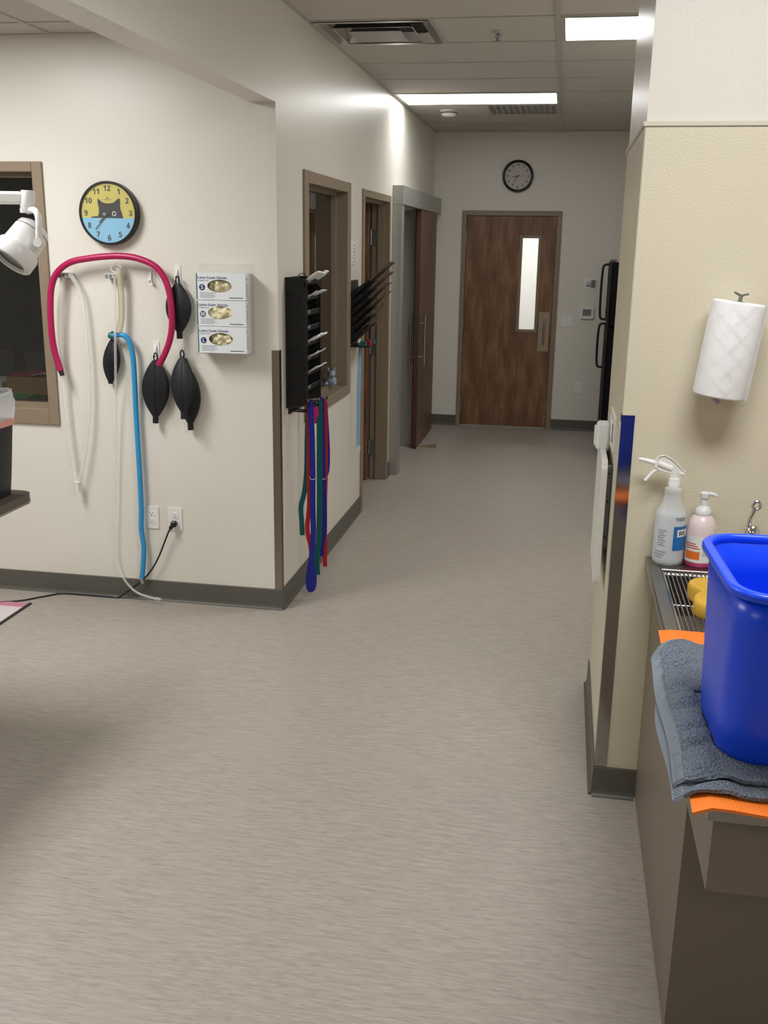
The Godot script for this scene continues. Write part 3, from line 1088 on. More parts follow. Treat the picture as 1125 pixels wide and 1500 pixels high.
func file_racks() -> void:
	# --- letter rack beside the corner
	var x0 := HX
	var x1 := -1.225
	var za := -4.755
	var zb := -5.035
	var t := thing("file_rack", "tall black mesh file rack with loose white papers near the wall corner", "file rack", Vector3(HX, 1.02, -4.89))
	var s := S()
	for z in [za, zb]:
		tube(s, [Vector3(x0 + 0.006, 1.02, z), Vector3(x0 + 0.006, 1.655, z)], 0.0035, 6)
		tube(s, [Vector3(x1, 1.04, z), Vector3(x1, 1.64, z)], 0.003, 6)
		tube(s, [Vector3(x0 + 0.006, 1.022, z), Vector3(x1, 1.04, z)], 0.003, 6)
		tube(s, [Vector3(x0 + 0.006, 1.652, z), Vector3(x1, 1.64, z)], 0.003, 6)
	for y in [1.022, 1.652]:
		tube(s, [Vector3(x0 + 0.006, y, za), Vector3(x0 + 0.006, y, zb)], 0.003, 6)
	tube(s, [Vector3(x1, 1.04, za), Vector3(x1, 1.04, zb)], 0.003, 6)
	tube(s, curve([Vector3(x1 - 0.05, 1.648, za - 0.03), Vector3(x1 - 0.05, 1.668, za - 0.06), Vector3(x1 - 0.05, 1.668, zb + 0.12), Vector3(x1 - 0.05, 1.648, zb + 0.09)], 4), 0.003, 6)
	done(s, "wire_frame", m.black_wire, t)
	s = S()
	box(s, Vector3(x0 + 0.002, 1.024, zb), Vector3(x0 + 0.004, 1.65, za))
	done(s, "back_panel", m.black_mesh, t)
	for z in [za, zb]:
		s = S()
		prism(s, PackedVector2Array([Vector2(x0 + 0.006, 1.024), Vector2(x1 - 0.002, 1.04), Vector2(x1 - 0.002, 1.60), Vector2(x1 - 0.03, 1.648), Vector2(x0 + 0.006, 1.65)]), at(Vector3(0, 0, z - 0.0008)), 0.0016)
		done(s, "side_mesh", m.black_mesh, t)
	for k in 8:
		var y := 1.04 + k * 0.0735
		s = S()
		# slanted pocket: a sheet rising from the wall towards the corridor, with side cheeks
		var a := Vector3(x0 + 0.01, y, 0)
		var b := Vector3(x1 - 0.004, y + 0.088, 0)
		quad(s, Vector3(a.x, a.y, za - 0.003), Vector3(b.x, b.y, za - 0.003), Vector3(b.x, b.y, zb + 0.003), Vector3(a.x, a.y, zb + 0.003))
		quad(s, Vector3(a.x, a.y - 0.0016, za - 0.003), Vector3(a.x, a.y - 0.0016, zb + 0.003), Vector3(b.x, b.y - 0.0016, zb + 0.003), Vector3(b.x, b.y - 0.0016, za - 0.003))
		quad(s, Vector3(b.x, b.y - 0.022, za - 0.003), Vector3(b.x, b.y - 0.022, zb + 0.003), Vector3(b.x, b.y, zb + 0.003), Vector3(b.x, b.y, za - 0.003))
		for z in [za - 0.004, zb + 0.004]:
			var q := PackedVector2Array([Vector2(a.x, a.y), Vector2(b.x, b.y), Vector2(b.x, b.y + 0.012), Vector2(a.x + 0.012, a.y + 0.062), Vector2(a.x, a.y + 0.05)])
			prism(s, q, at(Vector3(0, 0, z - 0.0006)), 0.0012)
		var pocket := done(s, "pocket", m.black_mesh, t)
		s = S()
		tube(s, [Vector3(b.x, b.y, za), Vector3(b.x, b.y, zb)], 0.0028, 6)
		tube(s, [Vector3(a.x, a.y, za), Vector3(b.x, b.y, za)], 0.0025, 6)
		tube(s, [Vector3(a.x, a.y, zb), Vector3(b.x, b.y, zb)], 0.0025, 6)
		done(s, "rim_wire", m.black_wire, pocket)
		s = S()
		box(s, Vector3(b.x + 0.002, b.y - 0.012, za - 0.03), Vector3(b.x + 0.004, b.y + 0.004, za - 0.075))
		done(s, "label_tab", m.grey_plastic, pocket)
	# loose papers in the pockets
	var papers := [[1, 0.055, "white"], [2, 0.05, "white"], [3, 0.06, "white"], [6, 0.05, "white"], [7, 0.07, "white"]]
	var words := ["lowest sheet of paper in the tall file rack", "second lowest sheet of paper in the tall file rack", "thick bundle of paper in the middle of the tall file rack", "thin sheet in an upper pocket of the tall file rack", "crumpled papers in the topmost pocket of the tall file rack"]
	for i in papers.size():
		var k: int = papers[i][0]
		var y := 1.04 + k * 0.0735
		var dir := Vector3(0.094, 0.088, 0).normalized()
		var up := Vector3(-dir.y, dir.x, 0)
		var start := Vector3(x0 + 0.018, y + 0.012, 0)
		t = thing("paper_sheet", words[i], "paper", start + Vector3(0, 0, -4.92), "papers in the tall file rack")
		s = S()
		var grid := []
		var ln: float = 0.11 + papers[i][1]
		var thick := 0.008 if i in [2, 4] else 0.0025
		for r in 7:
			var row := []
			for c in 5:
				var f := r / 6.0
				var wob := sin(c * 2.1 + i * 1.7 + r) * 0.004 * f * (2.0 if i == 4 else 1.0)
				row.append(start + dir * ln * f + up * (wob - f * f * 0.022 + 0.004 + thick) + Vector3(0, 0, zb + 0.03 + c * 0.052 + 0.006 * sin(r * 1.3 + i)))
			grid.append(row)
		sheet(s, grid, thick)
		done(s, "sheet", m.paper, t)
	# --- second rack with clipboards
	za = -6.245
	zb = -6.50
	x1 = -1.205
	t = thing("file_rack", "short black file rack holding brown clipboards beside the open door", "file rack", Vector3(HX, 1.18, -6.37))
	s = S()
	box(s, Vector3(HX + 0.002, 1.182, zb), Vector3(HX + 0.005, 1.59, za))
	done(s, "back_panel", m.black_plastic, t)
	s = S()
	box(s, Vector3(HX + 0.004, 1.178, zb), Vector3(x1, 1.184, za))
	tube(s, [Vector3(x1, 1.184, za), Vector3(x1, 1.30, za)], 0.003, 6)
	tube(s, [Vector3(x1, 1.184, zb), Vector3(x1, 1.30, zb)], 0.003, 6)
	done(s, "bottom_tray", m.black_plastic, t)
	for k in 6:
		var y := 1.20 + k * 0.054
		s = S()
		var q := PackedVector2Array([Vector2(HX + 0.006, y), Vector2(x1, y + 0.115), Vector2(x1, y + 0.119), Vector2(HX + 0.006, y + 0.005)])
		prism(s, q, at(Vector3(0, 0, zb + 0.004)), za - zb - 0.008)
		for z in [za - 0.003, zb + 0.001]:
			prism(s, PackedVector2Array([Vector2(HX + 0.006, y), Vector2(x1, y + 0.115), Vector2(x1, y + 0.13), Vector2(HX + 0.006, y + 0.05)]), at(Vector3(0, 0, z)), 0.002)
		done(s, "pocket", m.black_mesh, t)
	for k in 6:
		var y := 1.222 + k * 0.054
		var dir := Vector3(0.128, 0.115, 0).normalized()
		var up := Vector3(-dir.y, dir.x, 0)
		var b := Basis(dir, up, Vector3(0, 0, 1))
		var ln: float = [0.20, 0.27, 0.29, 0.29, 0.31, 0.32][k]
		var words2: String = ["lowest", "second lowest", "third lowest", "third highest", "second highest", "topmost"][k]
		t = thing("clipboard", words2 + " brown clipboard leaning out of the short file rack", "clipboard", Vector3(HX + 0.02, y, -6.37), "brown clipboards in the short rack")
		s = S()
		obox(s, at(Vector3(HX + 0.014, y, -6.372) + dir * ln / 2.0, b), Vector3(ln, 0.005, 0.22), 0.002)
		done(s, "board", m.clipboard, t)
		s = S()
		obox(s, at(Vector3(HX + 0.014, y, -6.372) + dir * (ln - 0.018) + up * 0.006, b), Vector3(0.03, 0.007, 0.1), 0.002)
		done(s, "clip", m.black_wire, t)
	# clips in the tray
	var ci := 0
	for e in [[-6.28, "teal", -1.25, "teal spring clip at the near end of the short rack's tray"], [-6.33, "red_clip", -1.225, "red spring clip in the tray of the short file rack"], [-6.43, "teal", -1.22, "teal spring clip at the far end of the short rack's tray"]]:
		t = thing("spring_clip", e[3], "clip", Vector3(e[2], 1.185, e[0]), "spring clips in the short rack")
		s = S()
		prism(s, PackedVector2Array([Vector2(-0.022, 0), Vector2(0.022, 0), Vector2(0.018, 0.026), Vector2(0.008, 0.034), Vector2(-0.014, 0.03)]), at(Vector3(e[2], 1.1855, e[0] - 0.017)), 0.034)
		done(s, "jaw", m[e[1]], t)
		s = S()
		tube(s, [Vector3(e[2] + 0.01, 1.214, e[0] - 0.017), Vector3(e[2] + 0.034, 1.226, e[0])], 0.004, 6)
		done(s, "grip", m[e[1]], t)
		ci += 1
	# pale blue strap hanging below
	t = thing("hanging_strap", "pale blue strap hanging below the short file rack to a clear end piece", "strap", Vector3(-1.27, 0.45, -6.46))
	s = S()
	var pts := []
	for e in [[528, 508], [527, 530], [525.5, 570], [525, 610], [524.5, 655]]:
		pts.append(on_x(e[0], e[1], -1.275))
	strap(s, curve(pts, 4), Vector3(1, 0, -0.15), 0.026)
	done(s, "webbing", m.strap_blue, t)
	s = S()
	var p: Vector3 = pts[-1]
	tube(s, [p + Vector3(0, 0.012, 0), p + Vector3(0, -0.004, 0), p + Vector3(0, -0.026, 0)], [0.012, 0.02, 0.012], 12)
	done(s, "end_piece", m.clear_tube, t)

func leashes() -> void:
	var t := thing("leash_hook_rail", "short black rail of hooks under the tall file rack", "hook rail", Vector3(HX, 1.0, -4.93))
	var s := S()
	box(s, Vector3(HX, 0.985, -5.20), Vector3(HX + 0.012, 1.012, -4.79), 0.002)
	done(s, "rail", m.black_plastic, t)
	for z in [-4.815, -4.87, -5.03, -5.10, -5.175]:
		s = S()
		tube(s, curve([Vector3(HX + 0.01, 1.0, z), Vector3(HX + 0.06, 0.996, z), Vector3(HX + 0.1, 1.0, z), Vector3(HX + 0.112, 1.022, z)], 4), 0.0045, 8)
		done(s, "hook", m.black_wire, t)
	# each leash: pixel path on its own plane in front of the wall
	var list := [
		["leash_teal", -4.868, [[452, 592], [450, 640], [449, 690], [446, 720], [441, 742], [442, 765], [443, 784]], 0.026, "teal nylon leash with the shortest end, nearest the wall corner"],
		["leash_red", -4.835, [[452, 592], [453, 650], [453, 700], [453, 740], [450, 775], [455, 800], [457, 818]], 0.024, "red nylon leash twisted in front of the short teal one"],
		["leash_blue", -4.805, [[455, 591], [457, 640], [458, 690], [458, 740], [459, 780], [456, 820], [452, 845], [453, 862], [458, 862], [460, 845], [456, 822]], 0.029, "blue nylon leash ending in a loop just above the floor"],
		["leash_teal", -5.03, [[468, 590], [468, 640], [468, 690], [468, 740], [467, 790], [464, 815], [465, 842]], 0.03, "long teal nylon leash hanging almost to the floor"],
		["leash_blue", -5.09, [[471, 586], [472, 630], [473, 680], [474, 720], [475, 770], [471, 800], [470, 815]], 0.03, "blue nylon leash crossing the long red one"],
		["leash_red", -5.14, [[476, 588], [477, 640], [477, 690], [476, 740], [476, 790], [476, 830]], 0.024, "long straight red nylon leash beside the corridor window"],
		["leash_blue", -5.185, [[477, 588], [479, 620], [481, 660], [480, 690], [474, 702]], 0.018, "thin dark blue leash looping back halfway down"]]
	for e in list:
		var pts := []
		var lo := Vector3(0, 9, 0)
		for q in e[2]:
			var p := on_z(q[0], q[1], e[1])
			pts.append(p)
			if p.y < lo.y:
				lo = p
		t = thing("leash", e[4], "leash", lo, "nylon leashes under the tall file rack")
		s = S()
		strap(s, curve(pts, 5), Vector3(1, 0, -0.1), e[3])
		done(s, "webbing", m[e[0]], t)
		# loop over the hook
		s = S()
		var top: Vector3 = pts[0]
		tube(s, [top + Vector3(0, 0.014, 0), top + Vector3(0, -0.006, 0)], [0.009, 0.007], 8)
		done(s, "stitching", m[e[0]], t)
		if e[0] == "leash_blue" and e[3] > 0.02:
			s = S()
			var c := on_z(e[2][3][0], 698, e[1] + 0.004)
			var ring := []
			for k in 13:
				var a := PI + PI * k / 12.0
				ring.append(c + Vector3(cos(a) * 0.014, sin(a) * 0.016, -cos(a) * 0.004))
			tube(s, ring, 0.0022, 6)
			done(s, "ring", m.chrome, t)
	t = thing("pink_tag", "bright pink fabric tag hanging between the blue leashes", "tag", on_x(463, 618, -1.25))
	s = S()
	var a1 := on_x(461, 596, -1.25)
	var a2 := on_x(463, 620, -1.25)
	strap(s, [a1, (a1 + a2) / 2, a2], Vector3(1, 0, -0.4), 0.034, 0.006)
	done(s, "tag", m.leash_pink, t)
	s = S()
	tube(s, [a1 + Vector3(0, 0.03, 0), a1], 0.004, 6)
	done(s, "cord", m.black_wire, t)

# ---------------------------------------------------------------- office behind the windows
func build_office() -> void:
	O = Vector3.ZERO
	var s := S()
	box(s, Vector3(-5.2, 0, -7.76), Vector3(HX - 0.12, 2.75, -7.66))
	box(s, Vector3(-5.3, 0, -7.76), Vector3(-5.2, 2.75, ZW - 0.12))
	box(s, Vector3(-5.3, 2.75, -7.76), Vector3(HX - 0.12, 2.85, ZW - 0.12))
	struct("wall_office", s, m.office_wall, "walls of the unlit office behind the windows")
	# window in the clock wall
	var w := setting("window_1")
	w.set_meta("label", "taupe framed window in the clock wall looking into the dark office")
	s = S()
	var z0 := ZW - 0.125
	var z1 := ZW + 0.014
	box(s, Vector3(-2.536, 0.904, z0), Vector3(-2.483, 2.17, z1), 0.003)
	box(s, Vector3(-3.96, 0.904, z0), Vector3(-3.90, 2.17, z1), 0.003)
	box(s, Vector3(-3.90, 2.123, z0), Vector3(-2.536, 2.17, z1), 0.003)
	box(s, Vector3(-3.90, 0.904, z0), Vector3(-2.536, 0.985, z1), 0.003)
	done(s, "window_frame", m.frame, w)
	s = S()
	box(s, Vector3(-2.556, 0.985, z0), Vector3(-2.536, 2.123, ZW - 0.045))
	box(s, Vector3(-3.90, 0.985, z0), Vector3(-3.88, 2.123, ZW - 0.045))
	box(s, Vector3(-3.88, 2.1, z0), Vector3(-2.556, 2.123, ZW - 0.045))
	box(s, Vector3(-3.88, 0.985, z0), Vector3(-2.556, 1.005, ZW - 0.045))
	done(s, "glazing_stop", m.frame, w)
	s = S()
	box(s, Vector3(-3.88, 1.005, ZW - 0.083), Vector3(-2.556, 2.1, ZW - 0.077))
	done(s, "pane", m.shade_tint_glass, w)  # glass colour darkened so the office behind reads as unlit
	# desk along the window with what lies on it
	var t := thing("office_desk", "dark desk behind the clock wall window", "desk", Vector3(-3.3, 0, -5.15))
	s = S()
	box(s, Vector3(-4.4, 0.93, -5.55), Vector3(-2.3, 0.965, -4.78), 0.003)
	done(s, "desk_top", m.desk, t)
	for e in [[-4.38, -4.34], [-2.36, -2.32]]:
		s = S()
		box(s, Vector3(e[0], -0.035, -5.5), Vector3(e[1], 0.93, -4.8))
		done(s, "side_panel", m.desk, t)
	var zb := -4.95
	t = thing("cardboard_tray", "brown cardboard box of papers behind the clock wall window", "box", Vector3(-2.72, 0.965, -5.0))
	s = S()
	var bx0 := -2.95
	var bx1 := -2.60
	box(s, Vector3(bx0, 0.966, zb), Vector3(bx1, 1.06, zb + 0.004))
	box(s, Vector3(bx0, 0.966, zb - 0.24), Vector3(bx1, 1.06, zb - 0.236))
	box(s, Vector3(bx0, 0.966, zb - 0.236), Vector3(bx0 + 0.004, 1.06, zb))
	box(s, Vector3(bx1 - 0.004, 0.966, zb - 0.236), Vector3(bx1, 1.06, zb))
	box(s, Vector3(bx0 + 0.004, 0.966, zb - 0.236), Vector3(bx1 - 0.004, 0.972, zb))
	done(s, "carton", m.cardboard, t)
	t = thing("loose_papers", "white sheets lying on the cardboard box behind the window", "paper", Vector3(-2.7, 1.06, -5.0))
	s = S()
	var grid := []
	for r in 6:
		var row := []
		for c in 6:
			row.append(Vector3(-2.79 + c * 0.045, 1.066 + 0.014 * sin(c * 0.9) + 0.006 * sin(r * 1.7), zb - 0.23 + r * 0.05))
		grid.append(row)
	sheet(s, grid, 0.003)
	done(s, "sheet", m.paper, t)
	t = thing("red_booklet", "dark red booklet on the cardboard box behind the window", "booklet", Vector3(-2.86, 1.06, -5.02))
	s = S()
	box(s, Vector3(-2.94, 1.061, zb - 0.2), Vector3(-2.80, 1.069, zb - 0.02), 0.002)
	done(s, "cover", m.folder_red, t)
	t = thing("green_folder", "green folder under papers on the office desk", "folder", Vector3(-3.06, 0.965, -4.9))
	s = S()
	prism(s, rounded(0.46, 0.22, 0.03), at(Vector3(-2.99, 0.9655, -4.885), FLAT), 0.006)
	done(s, "cover", m.folder_green, t)
	t = thing("paper_stack", "pale stack of papers left of the cardboard box", "paper", Vector3(-3.12, 0.97, -5.05))
	s = S()
	box(s, Vector3(-3.28, 0.972, -5.16), Vector3(-2.97, 1.03, -4.93), 0.003)
	done(s, "sheets", m.paper, t)
	t = thing("computer_monitor", "black computer monitor on the office desk", "monitor", Vector3(-3.2, 0.965, -5.4))
	s = S()
	obox(s, at(Vector3(-3.15, 1.33, -5.4), Basis(Vector3.UP, -0.2)), Vector3(0.56, 0.36, 0.035), 0.008)
	done(s, "housing", m.black_plastic, t)
	s = S()
	obox(s, at(Vector3(-3.15, 1.33, -5.38) + Basis(Vector3.UP, -0.2) * Vector3(0, 0.006, 0.0), Basis(Vector3.UP, -0.2)), Vector3(0.53, 0.31, 0.002))
	done(s, "screen", m.screen_off, t)
	s = S()
	box(s, Vector3(-3.18, 0.97, -5.45), Vector3(-3.12, 1.16, -5.42))
	prism(s, rounded(0.24, 0.16, 0.04), at(Vector3(-3.15, 0.966, -5.42), FLAT), 0.01)
	done(s, "stand", m.black_plastic, t)
	for n in get_children():
		if n is Node3D and n.has_meta("category") and n.get_meta("category") in ["desk", "box", "booklet", "folder", "monitor"] or n.name in ["loose_papers", "paper_stack"]:
			n.position.y += 0.035
	# landscape print on the back wall of the office
	t = thing("landscape_print", "dim mountain landscape print on the office back wall", "picture", Vector3(-3.5, 1.2, -7.66))
	s = S()
	box(s, Vector3(-4.9, 1.05, -7.658), Vector3(-2.5, 2.0, -7.64))
	var sky := mat("print_sky", Color8(120, 138, 160), 0.7)
	done(s, "sky", sky, t)
	s = S()
	prism(s, PackedVector2Array([Vector2(-4.9, 1.05), Vector2(-2.5, 1.05), Vector2(-2.5, 1.44), Vector2(-2.7, 1.5), Vector2(-2.95, 1.62), Vector2(-3.1, 1.6), Vector2(-3.3, 1.66), Vector2(-3.6, 1.5), Vector2(-4.2, 1.42), Vector2(-4.9, 1.5)]), at(Vector3(0, 0, -7.64)), 0.002)
	done(s, "mountains", mat("print_hill", Color8(88, 92, 70), 0.7), t)

# ---------------------------------------------------------------- clock wall
func on_wall(x: float, y: float, off: float) -> Vector3:
	return on_z(x, y, ZW + off)

func build_clock_wall() -> void:
	cat_clock()
	hooks_and_hoses()
	gloves()
	# outlets and the plugged cord
	outlet(Vector3(-2.014, 0.449, ZW), Basis(), "white outlet with nothing plugged in, behind the blue hose's lower end")
	var c := Vector3(-1.889, 0.446, ZW)
	outlet(c, Basis(), "white outlet with a black plug in its lower socket")
	var t := thing("extension_cord", "black cord running from the outlet along the floor edge", "cord", Vector3(-2.3, 0, ZW + 0.06))
	var s := S()
	var p0 := c + Vector3(0, -0.02, 0.009)
	obox(s, at(p0 + Vector3(0, 0, 0.014)), Vector3(0.03, 0.03, 0.028), 0.006)
	obox(s, at(p0 + Vector3(-0.008, -0.012, 0.026), Basis(Vector3(0, 0, 1), -0.6)), Vector3(0.02, 0.034, 0.02), 0.006)
	done(s, "plug", m.black_plastic, t)
	s = S()
	var pts := [p0 + Vector3(-0.014, -0.022, 0.026)]
	for e in [[247, 779], [240, 797], [232, 817], [221, 836], [206, 852]]:
		pts.append(on_wall(e[0], e[1], 0.035))
	for e in [[188, 864], [168, 871], [145, 873], [118, 871], [90, 869.5], [62, 874], [32, 879.5], [0, 882], [-40, 886]]:
		var q := on_y(e[0], e[1], 0.005)
		q.z = maxf(q.z, ZW + 0.028)
		pts.append(q)
	tube(s, curve(pts, 5), 0.0045, 8)
	done(s, "cable", m.black_plastic, t)

func cat_clock() -> void:
	var c := Vector3(-2.146, 1.937, ZW)
	var t := thing("wall_clock", "round clock with a black cat peeking over a blue lower half", "clock", c)
	var b := Basis(Vector3.RIGHT, PI / 2)
	var R := 0.145
	var s := S()
	lathe(s, [Vector2(R - 0.012, 0), Vector2(R, 0.003), Vector2(R, 0.043), Vector2(R - 0.003, 0.046), Vector2(R - 0.009, 0.046), Vector2(R - 0.011, 0.036)], at(c, b), 48)
	done(s, "rim", m.black_plastic, t)
	var half := func(called: String, a0: float, a1: float, mt: Material) -> void:
		var poly := PackedVector2Array()
		for k in 33:
			var a := lerpf(a0, a1, k / 32.0)
			poly.append(Vector2(cos(a), sin(a)) * (R - 0.01))
		var q := S()
		prism(q, poly, at(c + Vector3(0, 0, 0.03)), 0.006)
		done(q, called, mt, t)
	var e := -0.157
	half.call("dial_upper", e, PI - e, m.clock_yellow)
	half.call("dial_lower", PI - e, TAU + e, m.clock_blue)
	var z := 0.0365
	# the cat: outline from ear to ear with a flat lower edge
	var pts := PackedVector2Array()
	for q in [[-0.168, -0.022], [-0.155, -0.012], [-0.10, -0.008], [-0.088, 0.02], [-0.086, 0.06], [-0.094, 0.10], [-0.096, 0.135], [-0.086, 0.14], [-0.052, 0.112], [-0.02, 0.102], [0.03, 0.102], [0.06, 0.11], [0.095, 0.14], [0.112, 0.146], [0.12, 0.13], [0.116, 0.09], [0.118, 0.055], [0.13, 0.02], [0.14, -0.024]]:
		pts.append(Vector2(q[0], q[1]) * 0.53 + Vector2(0, -0.0095))
	s = S()
	prism(s, pts, at(c + Vector3(0.0, 0.0, z)), 0.0006)
	var cat := done(s, "cat_silhouette", m.cat_black, t)
	for q in [[0.036, 0.012, 0.0105], [-0.014, 0.010, 0.006]]:
		s = S()
		lathe(s, [Vector2(q[2] * 0.72, 0.0007), Vector2(q[2] * 0.72, 0.0011), Vector2(q[2], 0.0011), Vector2(q[2], 0.0007)], at(c + Vector3(q[0] - 0.006, q[1] - 0.014, z), b), 18)
		done(s, "eye", m.white_print, cat)
	for n in range(1, 13):
		var a := TAU * n / 12.0
		text(str(n), 0.025, m.ink, at(c + Vector3(sin(a) * 0.112, cos(a) * 0.112, z + 0.0003)), t, 0, 0, "numeral", true)
	s = S()
	for j in 3:
		box(s, c + Vector3(-0.007 + j * 0.005, 0.066, z), c + Vector3(-0.004 + j * 0.005, 0.071, z + 0.0005))
	box(s, c + Vector3(-0.02, 0.060, z), c + Vector3(0.02, 0.0615, z + 0.0005))
	done(s, "maker_mark", m.ink, t)
	var hand := func(called: String, ang: float, ln: float, w: float, zz: float) -> void:
		var q := S()
		prism(q, PackedVector2Array([Vector2(-w, -0.02), Vector2(w, -0.02), Vector2(w * 0.7, ln), Vector2(-w * 0.7, ln)]), Transform3D(Basis(Vector3.FORWARD, ang), c + Vector3(0, 0, zz)), 0.0008)
		done(q, called, m.ink, t)
	hand.call("hour_hand", TAU * 7.6 / 12.0, 0.062, 0.003, 0.039)
	hand.call("minute_hand", TAU * 37.0 / 60.0, 0.1, 0.0024, 0.041)
	s = S()
	lathe(s, [Vector2(0.006, 0.038), Vector2(0.006, 0.0425), Vector2(0, 0.0425)], at(c, b), 12)
	done(s, "hand_pin", m.ink, t)
	s = S()
	lathe(s, [Vector2(R - 0.011, 0.0435), Vector2(0, 0.0435)], at(c, b), 40)
	done(s, "cover_glass", m.acrylic, t)

func small_hook(px: float, py: float, label: String, broad: bool) -> Vector3:
	var c := on_z(px, py, ZW)
	var t := thing("wall_hook", label, "hook", c, "adhesive hooks on the clock wall")
	var s := S()
	if broad:
		prism(s, rounded(0.085, 0.075, 0.006), at(c + Vector3(0.012, 0.012, 0.0012)), 0.004)
		done(s, "plate", m.acrylic, t)
		s = S()
		obox(s, at(c + Vector3(0, -0.006, 0.03)), Vector3(0.085, 0.024, 0.05), 0.003)
		done(s, "clip_bar", m.lens_ring, t)
		s = S()
		for k in 4:
			obox(s, at(c + Vector3(-0.03 + k * 0.02, -0.006, 0.0555)), Vector3(0.013, 0.015, 0.001))
		done(s, "clip_teeth", m.grey_plastic, t)
	else:
		prism(s, rounded(0.032, 0.092, 0.006), at(c + Vector3(0, -0.02, 0)), 0.004)
		done(s, "plate", m.white_plastic, t)
		s = S()
		tube(s, curve([c + Vector3(0, 0.004, 0.004), c + Vector3(0, -0.012, 0.012), c + Vector3(0, -0.04, 0.016), c + Vector3(0, -0.048, 0.028), c + Vector3(0, -0.036, 0.036)], 4), 0.005, 8)
		done(s, "hook", m.white_enamel, t)
	return c

func bag(px: float, top: float, bottom: float, half_w: float, off: float, lean: float, label: String, neck := true, out := 0.0) -> void:
	# reservoir bag: a flattened spindle hung by its loop
	var a := on_wall(px, top, off)
	var e := on_wall(px + lean, bottom, off + out)
	var t := thing("breathing_bag", label, "breathing bag", Vector3(e.x, e.y, ZW), "black breathing bags on the clock wall")
	var s := S()
	var rings := []
	var n := 16
	var w := half_w / 307.0
	for i in n + 1:
		var f := i / float(n)
		var p := a.lerp(e, f)
		var k := pow(sin(PI * clampf(f * 0.93 + 0.05, 0.0, 1.0)), 0.78)
		var wx := maxf(w * k, 0.011)
		var wz := maxf(0.022 * k, 0.007)
		var ring := []
		for j in 20:
			var q := TAU * j / 20.0
			ring.append(p + Vector3(cos(q) * wx, 0, sin(q) * wz))
		rings.append(ring)
	rings.reverse()
	skin(s, rings, true)
	done(s, "bag_body", m.black_rubber, t)
	s = S()
	var seam := []
	for i in 13:
		var f := 0.06 + 0.88 * i / 12.0
		var k := pow(sin(PI * clampf(f * 0.93 + 0.05, 0.0, 1.0)), 0.78)
		seam.append(a.lerp(e, f) + Vector3(0, 0, maxf(0.022 * k, 0.007) + 0.0006))
	tube(s, seam, 0.0022, 6)
	done(s, "seam", m.bag_seam, t)
	if neck:
		s = S()
		var d := (e - a).normalized()
		tube(s, [e - d * 0.008, e + d * 0.026], 0.0145, 14)
		done(s, "neck", m.black_rubber, t)
	s = S()
	var loop := []
	for k in 15:
		var q := TAU * k / 14.0
		loop.append(a + Vector3(sin(q) * 0.009, 0.016 - cos(q) * 0.02, 0.0))
	tube(s, loop, 0.004, 6)
	done(s, "hanging_loop", m.black_rubber, t)

func hose(called: String, label: String, px: Array, off, r: float, mt: Material, cat := "hose") -> Array:
	var pts := []
	var lo := Vector3(0, 9, 0)
	for i in px.size():
		var o: float = off[i] if off is Array else off
		var p := on_wall(px[i][0], px[i][1], o)
		p.y = maxf(p.y, r + 0.001)
		pts.append(p)
		if p.y < lo.y:
			lo = p
	var t := thing(called, label, cat, lo)
	var s := S()
	var c := curve(pts, 5)
	tube(s, c, r, 12)
	done(s, "hose_wall", mt, t)
	return [t, c]

